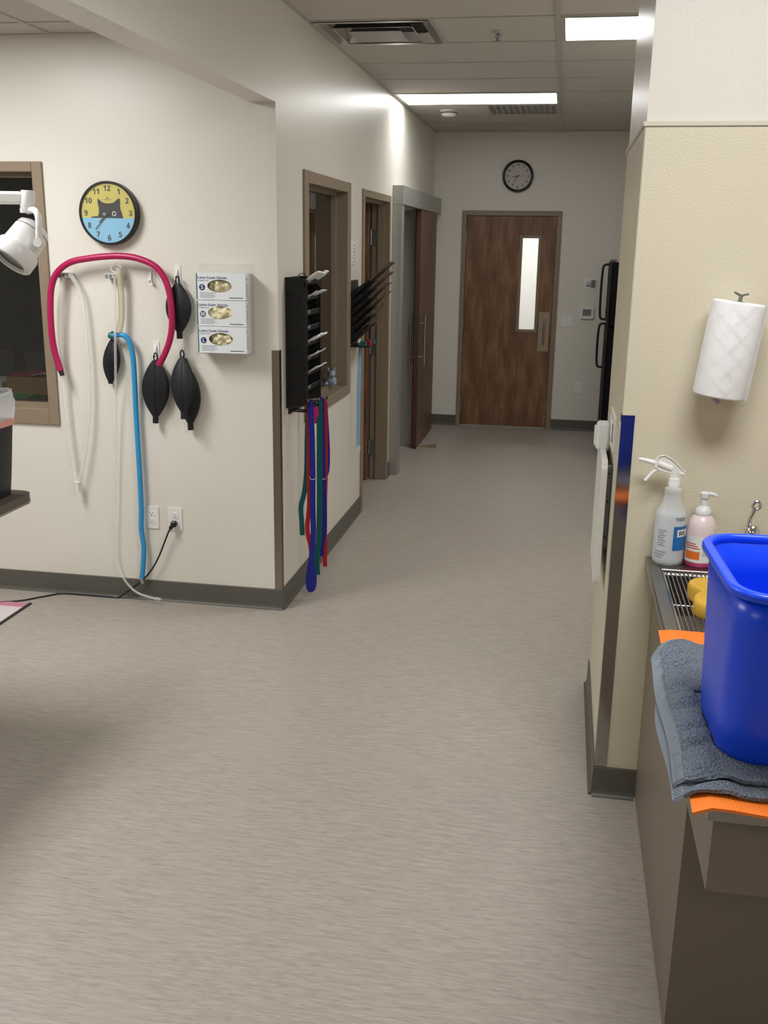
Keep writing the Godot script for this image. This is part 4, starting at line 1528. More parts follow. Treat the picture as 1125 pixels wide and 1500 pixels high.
func hooks_and_hoses() -> void:
	small_hook(98, 401, "clear clip bar holding the pair of clear tubes", true)
	small_hook(172, 402, "clear clip bar above the small black bag", true)
	small_hook(222, 398, "white hook under the right shoulder of the magenta hose", false)
	small_hook(260, 396, "white hook of the upper black bag beside the glove boxes", false)
	small_hook(229, 507, "white hook where the magenta hose ends", false)
	small_hook(270, 507, "white hook of the pair of overlapping black bags", false)
	bag(260, 416, 488, 20, 0.034, 3, "upper black rubber bag beside the glove boxes")
	bag(228, 528, 612, 22, 0.036, 0, "black rubber bag at the end of the magenta hose")
	bag(272, 536, 622, 20, 0.026, 7, "black rubber bag mostly hidden behind its twin")
	bag(267, 524, 606, 19, 0.056, 2, "black rubber bag in front of its twin on one hook", true, 0.036)
	bag(165, 497, 562, 14, 0.03, -3, "smallest black rubber bag under the blue hose end", false)
	# magenta hose over the hooks
	var h := hose("hose", "thick magenta hose arching over the wall hooks", [[89, 543], [82, 522], [77, 498], [74.5, 470], [74, 440], [76, 418], [82, 402], [92, 391], [106, 383], [126, 379], [150, 376], [174, 375], [195, 377], [212, 382], [227, 390], [239, 404], [247, 424], [251, 448], [252, 474], [249, 497], [242, 517], [233, 535]], 0.075, 0.0155, m.magenta)
	var t: Node3D = h[0]
	var s := S()
	var e: Vector3 = h[1][0]
	var d: Vector3 = (h[1][0] - h[1][2]).normalized()
	tube(s, [e, e + d * 0.026], [0.013, 0.011], 10)
	done(s, "connector", m.dark_plastic, t)
	# clear tubes doubled over the first clip
	h = hose("clear_tube", "clear tube hanging from the first clip to a white connector", [[93, 402], [91, 430], [90, 480], [92, 540], [98, 610], [106, 670], [112, 708]], [0.045, 0.045, 0.04, 0.04, 0.04, 0.04, 0.045], 0.0115, m.clear_tube, "tube")
	h = hose("clear_tube", "clear tube bowing out to the right below the first clip", [[103, 402], [114, 420], [121, 445], [126, 490], [130, 540], [131, 590], [128, 640], [121, 685], [115, 708]], [0.05, 0.05, 0.045, 0.045, 0.045, 0.045, 0.045, 0.045, 0.05], 0.0115, m.clear_tube, "tube")
	t = h[0]
	s = S()
	e = on_wall(113.5, 706, 0.05)
	tube(s, [e, e + Vector3(0, -0.012, 0), e + Vector3(0.001, -0.05, 0)], [0.017, 0.014, 0.013], 12)
	done(s, "connector", m.white_plastic, t)
	# cream tube and thin tube from the second clip
	h = hose("cream_tube", "short wide cream tube hanging from the second clip", [[174, 392], [176, 410], [178, 440], [178, 465], [174, 488]], [0.05, 0.05, 0.045, 0.045, 0.06], 0.0155, m.cream_tube, "tube")
	t = h[0]
	s = S()
	var ring := []
	for k in 13:
		var q := TAU * k / 12.0
		ring.append(on_wall(170, 393, 0.05) + Vector3(cos(q) * 0.026, sin(q) * 0.02, 0))
	tube(s, ring, 0.006, 8)
	done(s, "coil", m.clear_tube, t)
	h = hose("thin_tube", "thin clear tube dropping from the second clip to the floor", [[168, 404], [168.5, 450], [169, 520], [170, 600], [170, 680], [169, 750], [168, 790], [171, 820], [179, 843], [191, 860], [205, 870], [228, 877]], [0.07, 0.08, 0.075, 0.04, 0.03, 0.03, 0.03, 0.03, 0.035, 0.045, 0.06, 0.075], 0.0062, m.clear_tube, "tube")
	t = h[0]
	s = S()
	e = h[1][-1]
	tube(s, [e, e + Vector3(0.01, 0, 0), e + Vector3(0.03, 0, 0.004)], [0.009, 0.009, 0.006], 10)
	done(s, "fitting", m.clear_tube, t)
	# blue hose
	h = hose("hose", "bright blue hose hanging from the small black bag to the base board", [[166, 492], [175, 490], [184, 493], [191, 504], [195, 525], [197, 555], [199, 600], [202, 650], [205, 700], [207, 745], [207, 775], [210.5, 800], [210, 825], [208, 846]], [0.05, 0.055, 0.055, 0.05, 0.045, 0.04, 0.035, 0.035, 0.035, 0.035, 0.035, 0.035, 0.035, 0.035], 0.0135, m.blue_hose)
	t = h[0]
	s = S()
	e = h[1][0]
	tube(s, [e + Vector3(-0.022, 0.002, 0), e + Vector3(0.004, 0, 0)], 0.015, 12)
	done(s, "collar", m.teal, t)
	s = S()
	e = h[1][-1]
	tube(s, [e, e + Vector3(0, -0.03, 0)], [0.011, 0.008], 10)
	done(s, "clear_tip", m.clear_tube, t)

func gloves() -> void:
	var zf := -4.53
	var x0 := -1.697
	var x1 := -1.459
	var ys := [1.676, 1.552, 1.432, 1.307]
	var t := thing("glove_box_holder", "clear acrylic wall holder carrying three glove boxes", "holder", Vector3(-1.58, 1.30, ZW))
	var s := S()
	box(s, Vector3(x0 - 0.02, 1.295, ZW + 0.0012), Vector3(x1 + 0.012, 1.715, ZW + 0.003))
	done(s, "back_plate", m.acrylic, t)
	s = S()
	box(s, Vector3(x1 + 0.005, 1.295, ZW + 0.0035), Vector3(x1 + 0.008, 1.62, zf + 0.006))
	done(s, "side_plate", m.acrylic, t)
	s = S()
	box(s, Vector3(x0 - 0.008, 1.295, ZW + 0.0035), Vector3(x0 - 0.005, 1.62, zf + 0.006))
	done(s, "side_plate", m.acrylic, t)
	s = S()
	box(s, Vector3(x0 - 0.008, 1.300, ZW + 0.0035), Vector3(x1 + 0.008, 1.303, zf + 0.006))
	done(s, "shelf", m.acrylic, t)
	var size := ["S", "M", "L"]
	for i in 3:
		var yt: float = ys[i] - 0.002
		var yb: float = ys[i + 1]
		var w := x1 - x0
		var h := yt - yb
		var c := Vector3((x0 + x1) / 2, (yt + yb) / 2, zf)
		t = thing("glove_box", "white latex glove box marked %s, %s of the three" % [size[i], ["topmost", "middle", "lowest"][i]], "glove box", Vector3(c.x, yb, (zf + ZW) / 2), "latex glove boxes in the wall holder")
		# body with an oval hole in the front
		s = S()
		var zb := ZW + 0.006
		quad(s, Vector3(x1, yb, zf), Vector3(x1, yb, zb), Vector3(x1, yt, zb), Vector3(x1, yt, zf))
		quad(s, Vector3(x0, yb, zb), Vector3(x0, yb, zf), Vector3(x0, yt, zf), Vector3(x0, yt, zb))
		quad(s, Vector3(x0, yt, zf), Vector3(x1, yt, zf), Vector3(x1, yt, zb), Vector3(x0, yt, zb))
		quad(s, Vector3(x0, yb, zb), Vector3(x1, yb, zb), Vector3(x1, yb, zf), Vector3(x0, yb, zf))
		quad(s, Vector3(x1, yb, zb), Vector3(x0, yb, zb), Vector3(x0, yt, zb), Vector3(x1, yt, zb))
		var oc := c + Vector3(-0.005, 0.003, 0)
		var n := 48
		var inner := []
		var outer := []
		for k in n:
			var a := TAU * k / n
			var dir := Vector2(cos(a), sin(a))
			inner.append(oc + Vector3(dir.x * 0.059, dir.y * 0.029, 0))
			var fx := ((x1 - oc.x) if dir.x > 0 else (oc.x - x0)) / maxf(absf(dir.x), 1e-5)
			var fy := ((yt - oc.y) if dir.y > 0 else (oc.y - yb)) / maxf(absf(dir.y), 1e-5)
			var f := minf(fx, fy)
			outer.append(oc + Vector3(dir.x * f, dir.y * f, 0))
		for k in n:
			var k2 := (k + 1) % n
			quad(s, inner[k], outer[k], outer[k2], inner[k2])
		# square corners that the fan misses
		for cx in [[x0, -1], [x1, 1]]:
			for cy in [[yb, -1], [yt, 1]]:
				var corner := Vector3(cx[0], cy[0], zf)
				var near := []
				for k in n:
					if outer[k].distance_to(corner) < 0.03:
						near.append(outer[k])
				for k in near.size() - 1:
					tri(s, corner, near[k], near[k + 1])
		done(s, "carton", m.carton, t)
		s = S()
		for k in n:
			var k2 := (k + 1) % n
			quad(s, inner[k] + Vector3(0, 0, -0.0), inner[k2], inner[k2] + Vector3(0, 0, -0.02), inner[k] + Vector3(0, 0, -0.02))
		done(s, "opening_edge", m.carton_inside, t)
		# crumpled gloves showing in the hole
		s = S()
		var fn := FastNoiseLite.new()
		fn.seed = 40 + i
		fn.frequency = 28.0
		fn.fractal_octaves = 3
		var depth: float = [-0.014, 0.002, -0.010][i]
		var rows := []
		for r in 15:
			var row := []
			for q in 25:
				var u := (q / 24.0 - 0.5) * 2.0
				var v := (r / 14.0 - 0.5) * 2.0
				var bump := fn.get_noise_2d(u * 0.07, v * 0.04) * 0.024
				var dome := depth - 0.020 * (u * u + v * v)
				row.append(oc + Vector3(u * 0.075, v * 0.042, minf(dome + bump, 0.006 if i == 1 else -0.001)))
			rows.append(row)
		for r in 14:
			for q in 24:
				quad(s, rows[r][q], rows[r][q + 1], rows[r + 1][q + 1], rows[r + 1][q], 0)
		done(s, "gloves", m.latex, t)
		# print
		var zt := zf + 0.0002
		s = S()
		box(s, Vector3(x0 + 0.0005, yb + 0.002, zf), Vector3(x0 + 0.006, yt - 0.002, zf + 0.0006))
		done(s, "side_stripe", m.green_print, t)
		text("Latex Exam Gloves", 0.0115, m.navy, at(Vector3(x0 + 0.080, yt - 0.021, zt)), t, 0.142, 0, "title", true)
		text("Powder Free", 0.006, m.navy, at(Vector3(x0 + 0.036, yt - 0.034, zt)), t, 0.05, 0, "subtitle")
		s = S()
		lathe(s, [Vector2(0.0145, 0), Vector2(0.0145, 0.0008), Vector2(0, 0.0008)], at(Vector3(x0 + 0.029, c.y - 0.004, zf), Basis(Vector3.RIGHT, PI / 2)), 24)
		var dot := done(s, "size_disc", m.navy, t)
		text(size[i], 0.017, m.white_print, at(Vector3(x0 + 0.029, c.y - 0.004, zf + 0.001)), dot, 0, 0, "size_letter", true)
		for k in 4:
			s = S()
			box(s, Vector3(x0 + 0.018, yb + 0.031 - k * 0.007, zf), Vector3(x0 + 0.096 - (k % 2) * 0.012, yb + 0.0335 - k * 0.007, zf + 0.0005))
			done(s, "small_print", m.grey_print, t)
		s = S()
		box(s, Vector3(x1 - 0.078, yb + 0.009, zf), Vector3(x1 - 0.012, yb + 0.0125, zf + 0.0005))
		done(s, "small_print", m.ink, t)
		s = S()
		box(s, Vector3(x1, yb + 0.012, zf - 0.02), Vector3(x1 + 0.0005, yt - 0.04, zf - 0.03))
		box(s, Vector3(x1, yt - 0.034, zf - 0.018), Vector3(x1 + 0.0005, yt - 0.018, zf - 0.032))
		done(s, "side_print", m.grey_print, t)

# ---------------------------------------------------------------- left edge of the picture
func build_left_corner() -> void:
	# floor mat
	var t := thing("floor_mat", "pale mat with a pink band and black edge on the floor below the window", "mat", Vector3(-3.1, 0, -4.2))
	var s := S()
	box(s, Vector3(-3.6, 0, -4.37), Vector3(-2.622, 0.006, -3.9), 0.001)
	done(s, "field", m.mat_white, t)
	s = S()
	box(s, Vector3(-3.6, 0, -4.43), Vector3(-2.622, 0.006, -4.371), 0.001)
	done(s, "pink_band", m.mat_pink, t)
	s = S()
	box(s, Vector3(-2.6215, 0, -4.435), Vector3(-2.606, 0.008, -3.9), 0.002)
	box(s, Vector3(-3.6, 0, -3.8995), Vector3(-2.606, 0.008, -3.885), 0.002)
	done(s, "black_edge", m.black_plastic, t)
	# exam table
	t = thing("exam_table", "dark grey rounded pedestal table carrying the black waste bin", "table", Vector3(-2.3, 0, -2.7))
	s = S()
	prism(s, rounded(0.72, 1.36, 0.05), at(Vector3(-2.285, 0.868, -2.68), FLAT), 0.03)
	done(s, "table_top", m.table_top, t)
	s = S()
	prism(s, rounded(0.724, 1.364, 0.052), at(Vector3(-2.285, 0.862, -2.68), FLAT), 0.008)
	done(s, "rim_band", m.steel, t)
	s = S()
	lathe(s, [Vector2(0.07, 0.04), Vector2(0.06, 0.1), Vector2(0.06, 0.84), Vector2(0.12, 0.862)], at(Vector3(-2.35, 0, -2.6)), 20)
	done(s, "pedestal", m.steel, t)
	s = S()
	prism(s, rounded(0.5, 0.8, 0.06), at(Vector3(-2.35, 0.0, -2.6), FLAT), 0.045)
	done(s, "foot_plate", m.dark_plastic, t)
	# waste bin on the table
	var c := Vector3(-2.115, 0.8985, -3.20)
	t = thing("waste_bin", "black waste bin with a clear liner standing on the dark table", "bin", c)
	s = S()
	var rings := []
	for e in [[0.0, 0.27, 0.22], [0.10, 0.286, 0.235], [0.28, 0.31, 0.26]]:
		var ring := []
		for p in rounded(e[1], e[2], 0.03):
			ring.append(c + Vector3(p.x, e[0], -p.y))
		rings.append(ring)
	skin(s, rings, true)
	done(s, "bin_body", m.black_plastic, t)
	s = S()
	rings = []
	for i in 6:
		var f := i / 5.0
		var ring := []
		var k := 0
		for p in rounded(0.313 + 0.014 * sin(f * PI), 0.264 + 0.014 * sin(f * PI), 0.035):
			var wob := (0.009 * sin(k * 2.3 + i * 1.9) + 0.006 * sin(k * 4.1 + i * 3.3)) * f
			ring.append(c + Vector3(p.x * (1 + wob * 3) , 0.268 + f * 0.12 + wob, -p.y * (1 + wob * 3)))
			k += 1
		rings.append(ring)
	skin(s, rings, false)
	done(s, "liner", m.liner, t)
	s = S()
	rings = []
	for e in [[0.262, 0.318], [0.285, 0.322]]:
		var ring := []
		for p in rounded(e[1], e[1] - 0.05, 0.034):
			ring.append(c + Vector3(p.x, e[0], -p.y))
		rings.append(ring)
	skin(s, rings, false)
	done(s, "liner_band", m.liner_pink, t)
	exam_light()

func exam_light() -> void:
	var z := -3.4
	var joint := on_z(41, 305, z)
	var t := thing("exam_light", "white exam lamp on a jointed arm in front of the window", "lamp", Vector3(joint.x, joint.y, z))
	var s := S()
	var a := on_z(-120, 288, z + 0.1)
	var b := on_z(30, 290, z)
	tube(s, [a, b], 0.022, 12)
	done(s, "arm", m.white_enamel, t)
	s = S()
	tube(s, [a + Vector3(0, -0.05, 0), Vector3(a.x, CL - 0.01, a.z)], 0.024, 14)
	lathe(s, [Vector2(0.08, -0.03), Vector2(0.08, 0.0)], at(Vector3(a.x, CL, a.z)), 20)
	done(s, "ceiling_post", m.white_enamel, t)
	s = S()
	var d := (a - b).normalized()
	obox(s, Transform3D(Basis(d, Vector3.UP, d.cross(Vector3.UP)).orthonormalized(), b + d * 0.03), Vector3(0.085, 0.036, 0.05), 0.006)
	done(s, "elbow_sleeve", m.white_plastic, t)
	s = S()
	var top := on_z(41.5, 280, z)
	var low := on_z(40, 305, z)
	tube(s, [top + Vector3(0, 0.002, 0), top, low], [0.022, 0.025, 0.025], 20)
	done(s, "knuckle", m.white_enamel, t)
	s = S()
	lathe(s, [Vector2(0.0255, 0), Vector2(0.026, 0.0), Vector2(0.026, 0.016), Vector2(0.022, 0.018)], at(low + Vector3(0, -0.016, 0)), 20)
	done(s, "swivel_ring", m.white_plastic, t)
	# curved yoke
	s = S()
	var yoke := []
	for e in [[41, 309], [50, 308], [55, 314], [57, 325], [57, 340], [57, 355]]:
		yoke.append(on_z(e[0], e[1], z + 0.055 * clampf((e[0] - 41) / 16.0, 0, 1)))
	tube(s, curve(yoke, 5), 0.0115, 10)
	done(s, "yoke", m.white_enamel, t)
	# lamp head: axis points down and to the left, towards the table
	var c := on_z(36, 354, z)
	var face := on_z(19, 377, z + 0.04)
	var ax := (face - c).normalized()
	var side := ax.cross(Vector3(0, 0, 1)).normalized()
	var basis := Basis(side, -ax, side.cross(-ax)).orthonormalized()
	var xf := Transform3D(basis, c)
	s = S()
	lathe(s, [Vector2(0, 0.075), Vector2(0.04, 0.073), Vector2(0.056, 0.062), Vector2(0.06, 0.05), Vector2(0.06, 0.044), Vector2(0.058, 0.043), Vector2(0.062, 0.04), Vector2(0.066, -0.03), Vector2(0.074, -0.034), Vector2(0.078, -0.045), Vector2(0.078, -0.085), Vector2(0.072, -0.092), Vector2(0.058, -0.092), Vector2(0.056, -0.08)], xf, 36)
	var head := done(s, "lamp_head", m.white_enamel, t)
	s = S()
	lathe(s, [Vector2(0, -0.081), Vector2(0.057, -0.081)], xf, 32)
	done(s, "lens", m.lens, head)
	s = S()
	lathe(s, [Vector2(0.0605, 0.0415), Vector2(0.0618, 0.0425), Vector2(0.0618, 0.0435), Vector2(0.0605, 0.0445)], xf, 36)
	done(s, "seam_ring", m.grey_plastic, head)
	s = S()
	var piv: Vector3 = yoke[-1]
	tube(s, [piv + Vector3(0, 0, -0.014), piv + Vector3(0, 0, 0.012)], 0.016, 16)
	done(s, "pivot_knob", m.white_plastic, t)
	s = S()
	tube(s, [on_z(8, 293, z + 0.02), on_z(8, 299, z + 0.02)], 0.004, 8)
	done(s, "lock_pin", m.white_plastic, t)

# ---------------------------------------------------------------- partition end and wall above the tub
func build_partition() -> void:
	O = Vector3.ZERO
	var s := S()
	prism(s, PackedVector2Array([Vector2(PX - 0.003, -PZ), Vector2(PX + 0.038, -PZ), Vector2(PX + 0.038, -PZ - 0.0022), Vector2(PX - 0.003, -PZ - 0.0046)]), Transform3D(Basis(Vector3(1, 0, 0), Vector3(0, 0, -1), Vector3(0, 1, 0)), Vector3(0, 0.112, 0)), 1.205)
	box(s, Vector3(PX - 0.003, 0.112, PZ - 0.038), Vector3(PX, 1.317, PZ + 0.0025))
	struct("trim_3", s, m.guard_steel, "polished steel corner guard on the partition corner")
	# gang plate and charger on the end of the partition
	var c := Vector3(PX, 1.195, -3.58)
	var t := thing("gang_plate", "wide white outlet plate on the end of the partition", "outlet", c)
	s = S()
	prism(s, rounded(0.25, 0.118, 0.006), at(c, FACE_XN), 0.007)
	done(s, "plate", m.white_plastic, t)
	for k in 4:
		s = S()
		prism(s, rounded(0.036, 0.066, 0.006), at(c + Vector3(-0.007, 0, -0.09 + k * 0.06), FACE_XN), 0.002)
		done(s, "insert", m.grey_plastic if k == 3 else m.white_enamel, t)
	c = Vector3(PX - 0.009, 1.155, -3.66)
	t = thing("plug_adapter", "white plug adapter pushed into the wide outlet plate", "adapter", c)
	s = S()
	box(s, Vector3(PX - 0.055, 1.105, -3.70), Vector3(PX - 0.0095, 1.205, -3.63), 0.008)
	done(s, "housing", m.white_plastic, t)
	s = S()
	box(s, Vector3(PX - 0.062, 1.12, -3.69), Vector3(PX - 0.055, 1.19, -3.64), 0.003)
	done(s, "face_plate", m.white_enamel, t)
	# folding shelf
	c = Vector3(0.169, 0.66, -3.62)
	t = thing("folding_shelf", "white folded-down wall shelf with rounded corners on grey brackets", "shelf", c)
	s = S()
	prism(s, rounded(0.44, 0.45, 0.035), at(Vector3(0.178, 0.886, -3.62), FACE_XN), 0.02)
	done(s, "shelf_board", m.white_plastic, t)
	for z in [-3.47, -3.76]:
		s = S()
		box(s, Vector3(0.1785, 0.79, z - 0.016), Vector3(PX, 1.085, z + 0.016), 0.003)
		var br := done(s, "bracket", m.grey_plastic, t)
		s = S()
		for y in [0.83, 0.96, 1.06]:
			lathe(s, [Vector2(0.004, 0), Vector2(0.004, 0.002), Vector2(0, 0.002)], at(Vector3(0.188, y, z + 0.016), Basis(Vector3.RIGHT, PI / 2)), 8)
		done(s, "screws", m.ink, br)
	paper_towel()

func paper_towel() -> void:
	var top := Vector3(0.495, 1.672, -3.056)
	var low := Vector3(0.464, 1.398, -3.056)
	var ax := (top - low).normalized()
	var basis := Basis(ax.cross(Vector3(0, 0, 1)).normalized(), ax, Vector3(0, 0, 1)).orthonormalized()
	var h := top.distance_to(low)
	var t := thing("towel_holder", "small metal paper towel holder on the panelled wall", "holder", low)
	var s := S()
	var xf := Transform3D(basis, low)
	tube(s, [xf * Vector3(0, -0.022, 0), xf * Vector3(0, h + 0.018, 0)], 0.006, 12)
	done(s, "rod", m.hinge_steel, t)
	s = S()
	obox(s, Transform3D(basis * Basis(Vector3(0, 0, 1), 0.35), xf * Vector3(0.008, h + 0.02, 0)), Vector3(0.028, 0.006, 0.008), 0.002)
	obox(s, Transform3D(basis * Basis(Vector3(0, 0, 1), -0.35), xf * Vector3(-0.008, h + 0.02, 0)), Vector3(0.028, 0.006, 0.008), 0.002)
	done(s, "wing_knob", m.hinge_steel, t)
	s = S()
	tube(s, [xf * Vector3(0, -0.016, 0), xf * Vector3(0, -0.018, -0.04), xf * Vector3(0, -0.016, -0.086)], 0.005, 8)
	done(s, "wall_arm", m.hinge_steel, t)
	t = thing("paper_towel_roll", "white quilted paper towel roll hanging tilted on the wall", "paper towel", low)
	s = S()
	lathe(s, [Vector2(0.021, 0.0), Vector2(0.07, 0.0), Vector2(0.0755, 0.004), Vector2(0.077, 0.012), Vector2(0.0775, h * 0.5), Vector2(0.077, h - 0.012), Vector2(0.0755, h - 0.004), Vector2(0.07, h), Vector2(0.021, h)], xf, 48)
	done(s, "paper", m.paper_towel, t)
	s = S()
	lathe(s, [Vector2(0.021, h), Vector2(0.021, 0.0)], xf, 24)
	done(s, "core", m.card_tube, t)
	s = S()
	var edge := []
	for r in 2:
		var row := []
		for k in 7:
			var a := 0.9 + k * 0.05
			var rad := 0.0778 + (0.003 if k == 6 else 0.0008)
			row.append(xf * Vector3(sin(a) * rad, 0.003 + r * (h - 0.006), cos(a) * rad))
		edge.append(row)
	sheet(s, edge, 0.0004)
	done(s, "loose_edge", m.paper_towel, t)

func quilt() -> void:
	# embossed diamonds of the paper towel and ribs of the orange mat
	var n := 256
	var d := PackedByteArray()
	d.resize(n * n)
	var fine := noise_img(n, n, 0.12, 90)
	fine.convert(Image.FORMAT_L8)
	var fd := fine.get_data()
	for y in n:
		for x in n:
			var u := float(x) / n
			var v := float(y) / n
			var a := absf(fposmod((u + v) * 2.0, 1.0) - 0.5) * 2.0
			var b := absf(fposmod((u - v) * 2.0, 1.0) - 0.5) * 2.0
			var q := 150.0
			for w in [a, b]:
				if w > 0.72:
					q -= 60.0 * (0.5 + 0.5 * sin(w * 70.0))
			d[y * n + x] = clampi(int(q + (fd[y * n + x] - 128) * 0.35), 0, 255)
	var x := m.paper_towel as StandardMaterial3D
	x.heightmap_enabled = true
	x.heightmap_texture = ImageTexture.create_from_image(Image.create_from_data(n, n, false, Image.FORMAT_L8, d))
	x.heightmap_scale = 0.3
	x.uv1_triplanar = true
	x.uv1_world_triplanar = true
	x.uv1_scale = Vector3.ONE * 8.0
	var e := PackedByteArray()
	e.resize(64 * 64)
	for i in 64 * 64:
		e[i] = int(128 + 110 * sin(TAU * (i % 64) / 16.0))
	x = m.mat_orange
	x.heightmap_enabled = true
	x.heightmap_texture = ImageTexture.create_from_image(Image.create_from_data(64, 64, false, Image.FORMAT_L8, e))
	x.heightmap_scale = 0.1
	x.uv1_triplanar = true
	x.uv1_world_triplanar = true
	x.uv1_scale = Vector3.ONE * 50.0

# ---------------------------------------------------------------- tub and what stands on it
func arc(s: SurfaceTool, c: Vector3, r: float, a0: float, a1: float, y0: float, y1: float, n := 10) -> void:
	# angles in degrees from the camera side (+z) towards +x
	for k in n:
		var p := deg_to_rad(lerpf(a0, a1, float(k) / n))
		var q := deg_to_rad(lerpf(a0, a1, float(k + 1) / n))
		quad(s, c + Vector3(sin(p) * r, y0, cos(p) * r), c + Vector3(sin(q) * r, y0, cos(q) * r), c + Vector3(sin(q) * r, y1, cos(q) * r), c + Vector3(sin(p) * r, y1, cos(p) * r), 0)

func around(c: Vector3, r: float, deg: float, y: float) -> Transform3D:
	var a := deg_to_rad(deg)
	return Transform3D(Basis(Vector3.UP, a), c + Vector3(sin(a) * r, y, cos(a) * r))

func build_tub() -> void:
	quilt()
	var x0 := 0.303
	var x1 := 1.06
	var zb := PZ + 0.002
	var zf := -1.64
	var t := thing("wet_table", "taupe laminate tub cabinet with a steel deck against the panelled wall", "tub", Vector3(0.68, 0, -2.4))
	var s := S()
	# one side panel with the notch under the basin
	var side := PackedVector2Array([Vector2(zb, 0.0), Vector2(-2.0775, 0.0), Vector2(-2.0775, 0.623), Vector2(-1.7695, 0.623), Vector2(-1.7695, 0.822), Vector2(zb, 0.822)])
	var pts := PackedVector2Array()
	for p in side:
		pts.append(Vector2(-p.x, p.y))
	for x in [0.335, x1 - 0.053]:
		s = S()
		prism(s, pts, Transform3D(FACE_X, Vector3(x, 0, 0)), 0.018)
		done(s, "side_panel", m.laminate, t)
	s = S()
	box(s, Vector3(0.335, 0.0, -2.077), Vector3(x1 - 0.035, 0.622, -2.06))
	done(s, "base_front", m.laminate, t)
	s = S()
	box(s, Vector3(0.335, 0.6225, -1.769), Vector3(x1 - 0.035, 0.8215, -1.752))
	box(s, Vector3(0.3535, 0.623, -2.0765), Vector3(x1 - 0.0535, 0.634, -1.7695))
	done(s, "basin_apron", m.laminate, t)
	s = S()
	box(s, Vector3(0.331, 0.0, zb + 0.02), Vector3(0.3348, 0.014, -2.058))
	done(s, "floor_strip", m.edge_band, t)
	# steel deck: rim round the basin with a turned-down lip
	s = S()
	var ix0 := 0.340
	var ix1 := x1 - 0.05
	var iz0 := -3.008
	var iz1 := -1.79
	box(s, Vector3(x0, DECK - 0.006, zb), Vector3(ix0, DECK, zf), 0.002)
	box(s, Vector3(ix1, DECK - 0.006, zb), Vector3(x1, DECK, zf), 0.002)
	box(s, Vector3(ix0, DECK - 0.006, zb), Vector3(ix1, DECK, iz0), 0.002)
	box(s, Vector3(ix0, DECK - 0.006, iz1), Vector3(ix1, DECK, zf), 0.002)
	box(s, Vector3(x0, DECK - 0.027, zb), Vector3(x0 + 0.004, DECK - 0.0065, zf - 0.0045))
	box(s, Vector3(x0, DECK - 0.027, zf - 0.004), Vector3(x1, DECK - 0.0065, zf))
	box(s, Vector3(x0 + 0.004, DECK - 0.027, zb), Vector3(0.336, DECK - 0.024, zf - 0.004))
	box(s, Vector3(0.334, DECK - 0.046, zb), Vector3(0.339, DECK - 0.024, -1.745))
	done(s, "steel_deck", m.deck_steel, t)
	s = S()
	tube(s, [Vector3(x0 + 0.002, DECK - 0.001, zf - 0.001), Vector3(x1, DECK - 0.001, zf - 0.001)], 0.004, 10)
	done(s, "rolled_edge", m.steel, t)
	s = S()
	var fl := DECK - 0.14
	quad(s, Vector3(ix0, DECK - 0.004, iz0), Vector3(ix0, fl, iz0 + 0.02), Vector3(ix0, fl, iz1 - 0.02), Vector3(ix0, DECK - 0.004, iz1))
	quad(s, Vector3(ix1, DECK - 0.004, iz1), Vector3(ix1, fl, iz1 - 0.02), Vector3(ix1, fl, iz0 + 0.02), Vector3(ix1, DECK - 0.004, iz0))
	quad(s, Vector3(ix1, DECK - 0.004, iz0), Vector3(ix1, fl, iz0 + 0.02), Vector3(ix0, fl, iz0 + 0.02), Vector3(ix0, DECK - 0.004, iz0))
	quad(s, Vector3(ix0, DECK - 0.004, iz1), Vector3(ix0, fl, iz1 - 0.02), Vector3(ix1, fl, iz1 - 0.02), Vector3(ix1, DECK - 0.004, iz1))
	quad(s, Vector3(ix0, fl, iz0 + 0.02), Vector3(ix1, fl, iz0 + 0.02), Vector3(ix1, fl, iz1 - 0.02), Vector3(ix0, fl, iz1 - 0.02))
	done(s, "basin", m.deck_steel, t)
	# lift-out grate
	t = thing("tub_grate", "steel rod grate lying in the tub deck", "grate", Vector3(0.67, DECK - 0.02, -2.35))
	O = Vector3.ZERO
	s = S()
	tube(s, [Vector3(0, DECK - 0.008, iz0 + 0.006), Vector3(0, DECK - 0.008, iz1 - 0.006)], 0.0024, 6)
	s.generate_normals()
	var rod := s.commit()
	rod.surface_set_material(0, m.steel)
	for k in 51:
		var o := MeshInstance3D.new()
		o.mesh = rod
		o.name = "grate_rod"
		t.add_child(o, true)
		o.position = Vector3(ix0 + 0.016 + k * 0.0126, 0, 0) - t.position
	O = t.position
	for z in [iz0 + 0.012, -2.72, -2.40, -2.08, iz1 - 0.012]:
		s = S()
		tube(s, [Vector3(ix0 + 0.003, DECK - 0.0125, z), Vector3(ix1 - 0.003, DECK - 0.0125, z)], 0.003, 8)
		done(s, "cross_rod", m.steel, t)
	s = S()
	box(s, Vector3(ix0 + 0.002, DECK - 0.018, iz0 + 0.002), Vector3(ix0 + 0.008, DECK - 0.004, iz1 - 0.002))
	box(s, Vector3(ix1 - 0.008, DECK - 0.018, iz0 + 0.002), Vector3(ix1 - 0.002, DECK - 0.004, iz1 - 0.002))
	box(s, Vector3(ix0 + 0.008, DECK - 0.018, iz0 + 0.002), Vector3(ix1 - 0.008, DECK - 0.004, iz0 + 0.007))
	done(s, "border", m.steel, t)
	spray_bottle()
	soap_bottle()
	faucet()
	sponge()
	mat_and_towel()
	bucket()

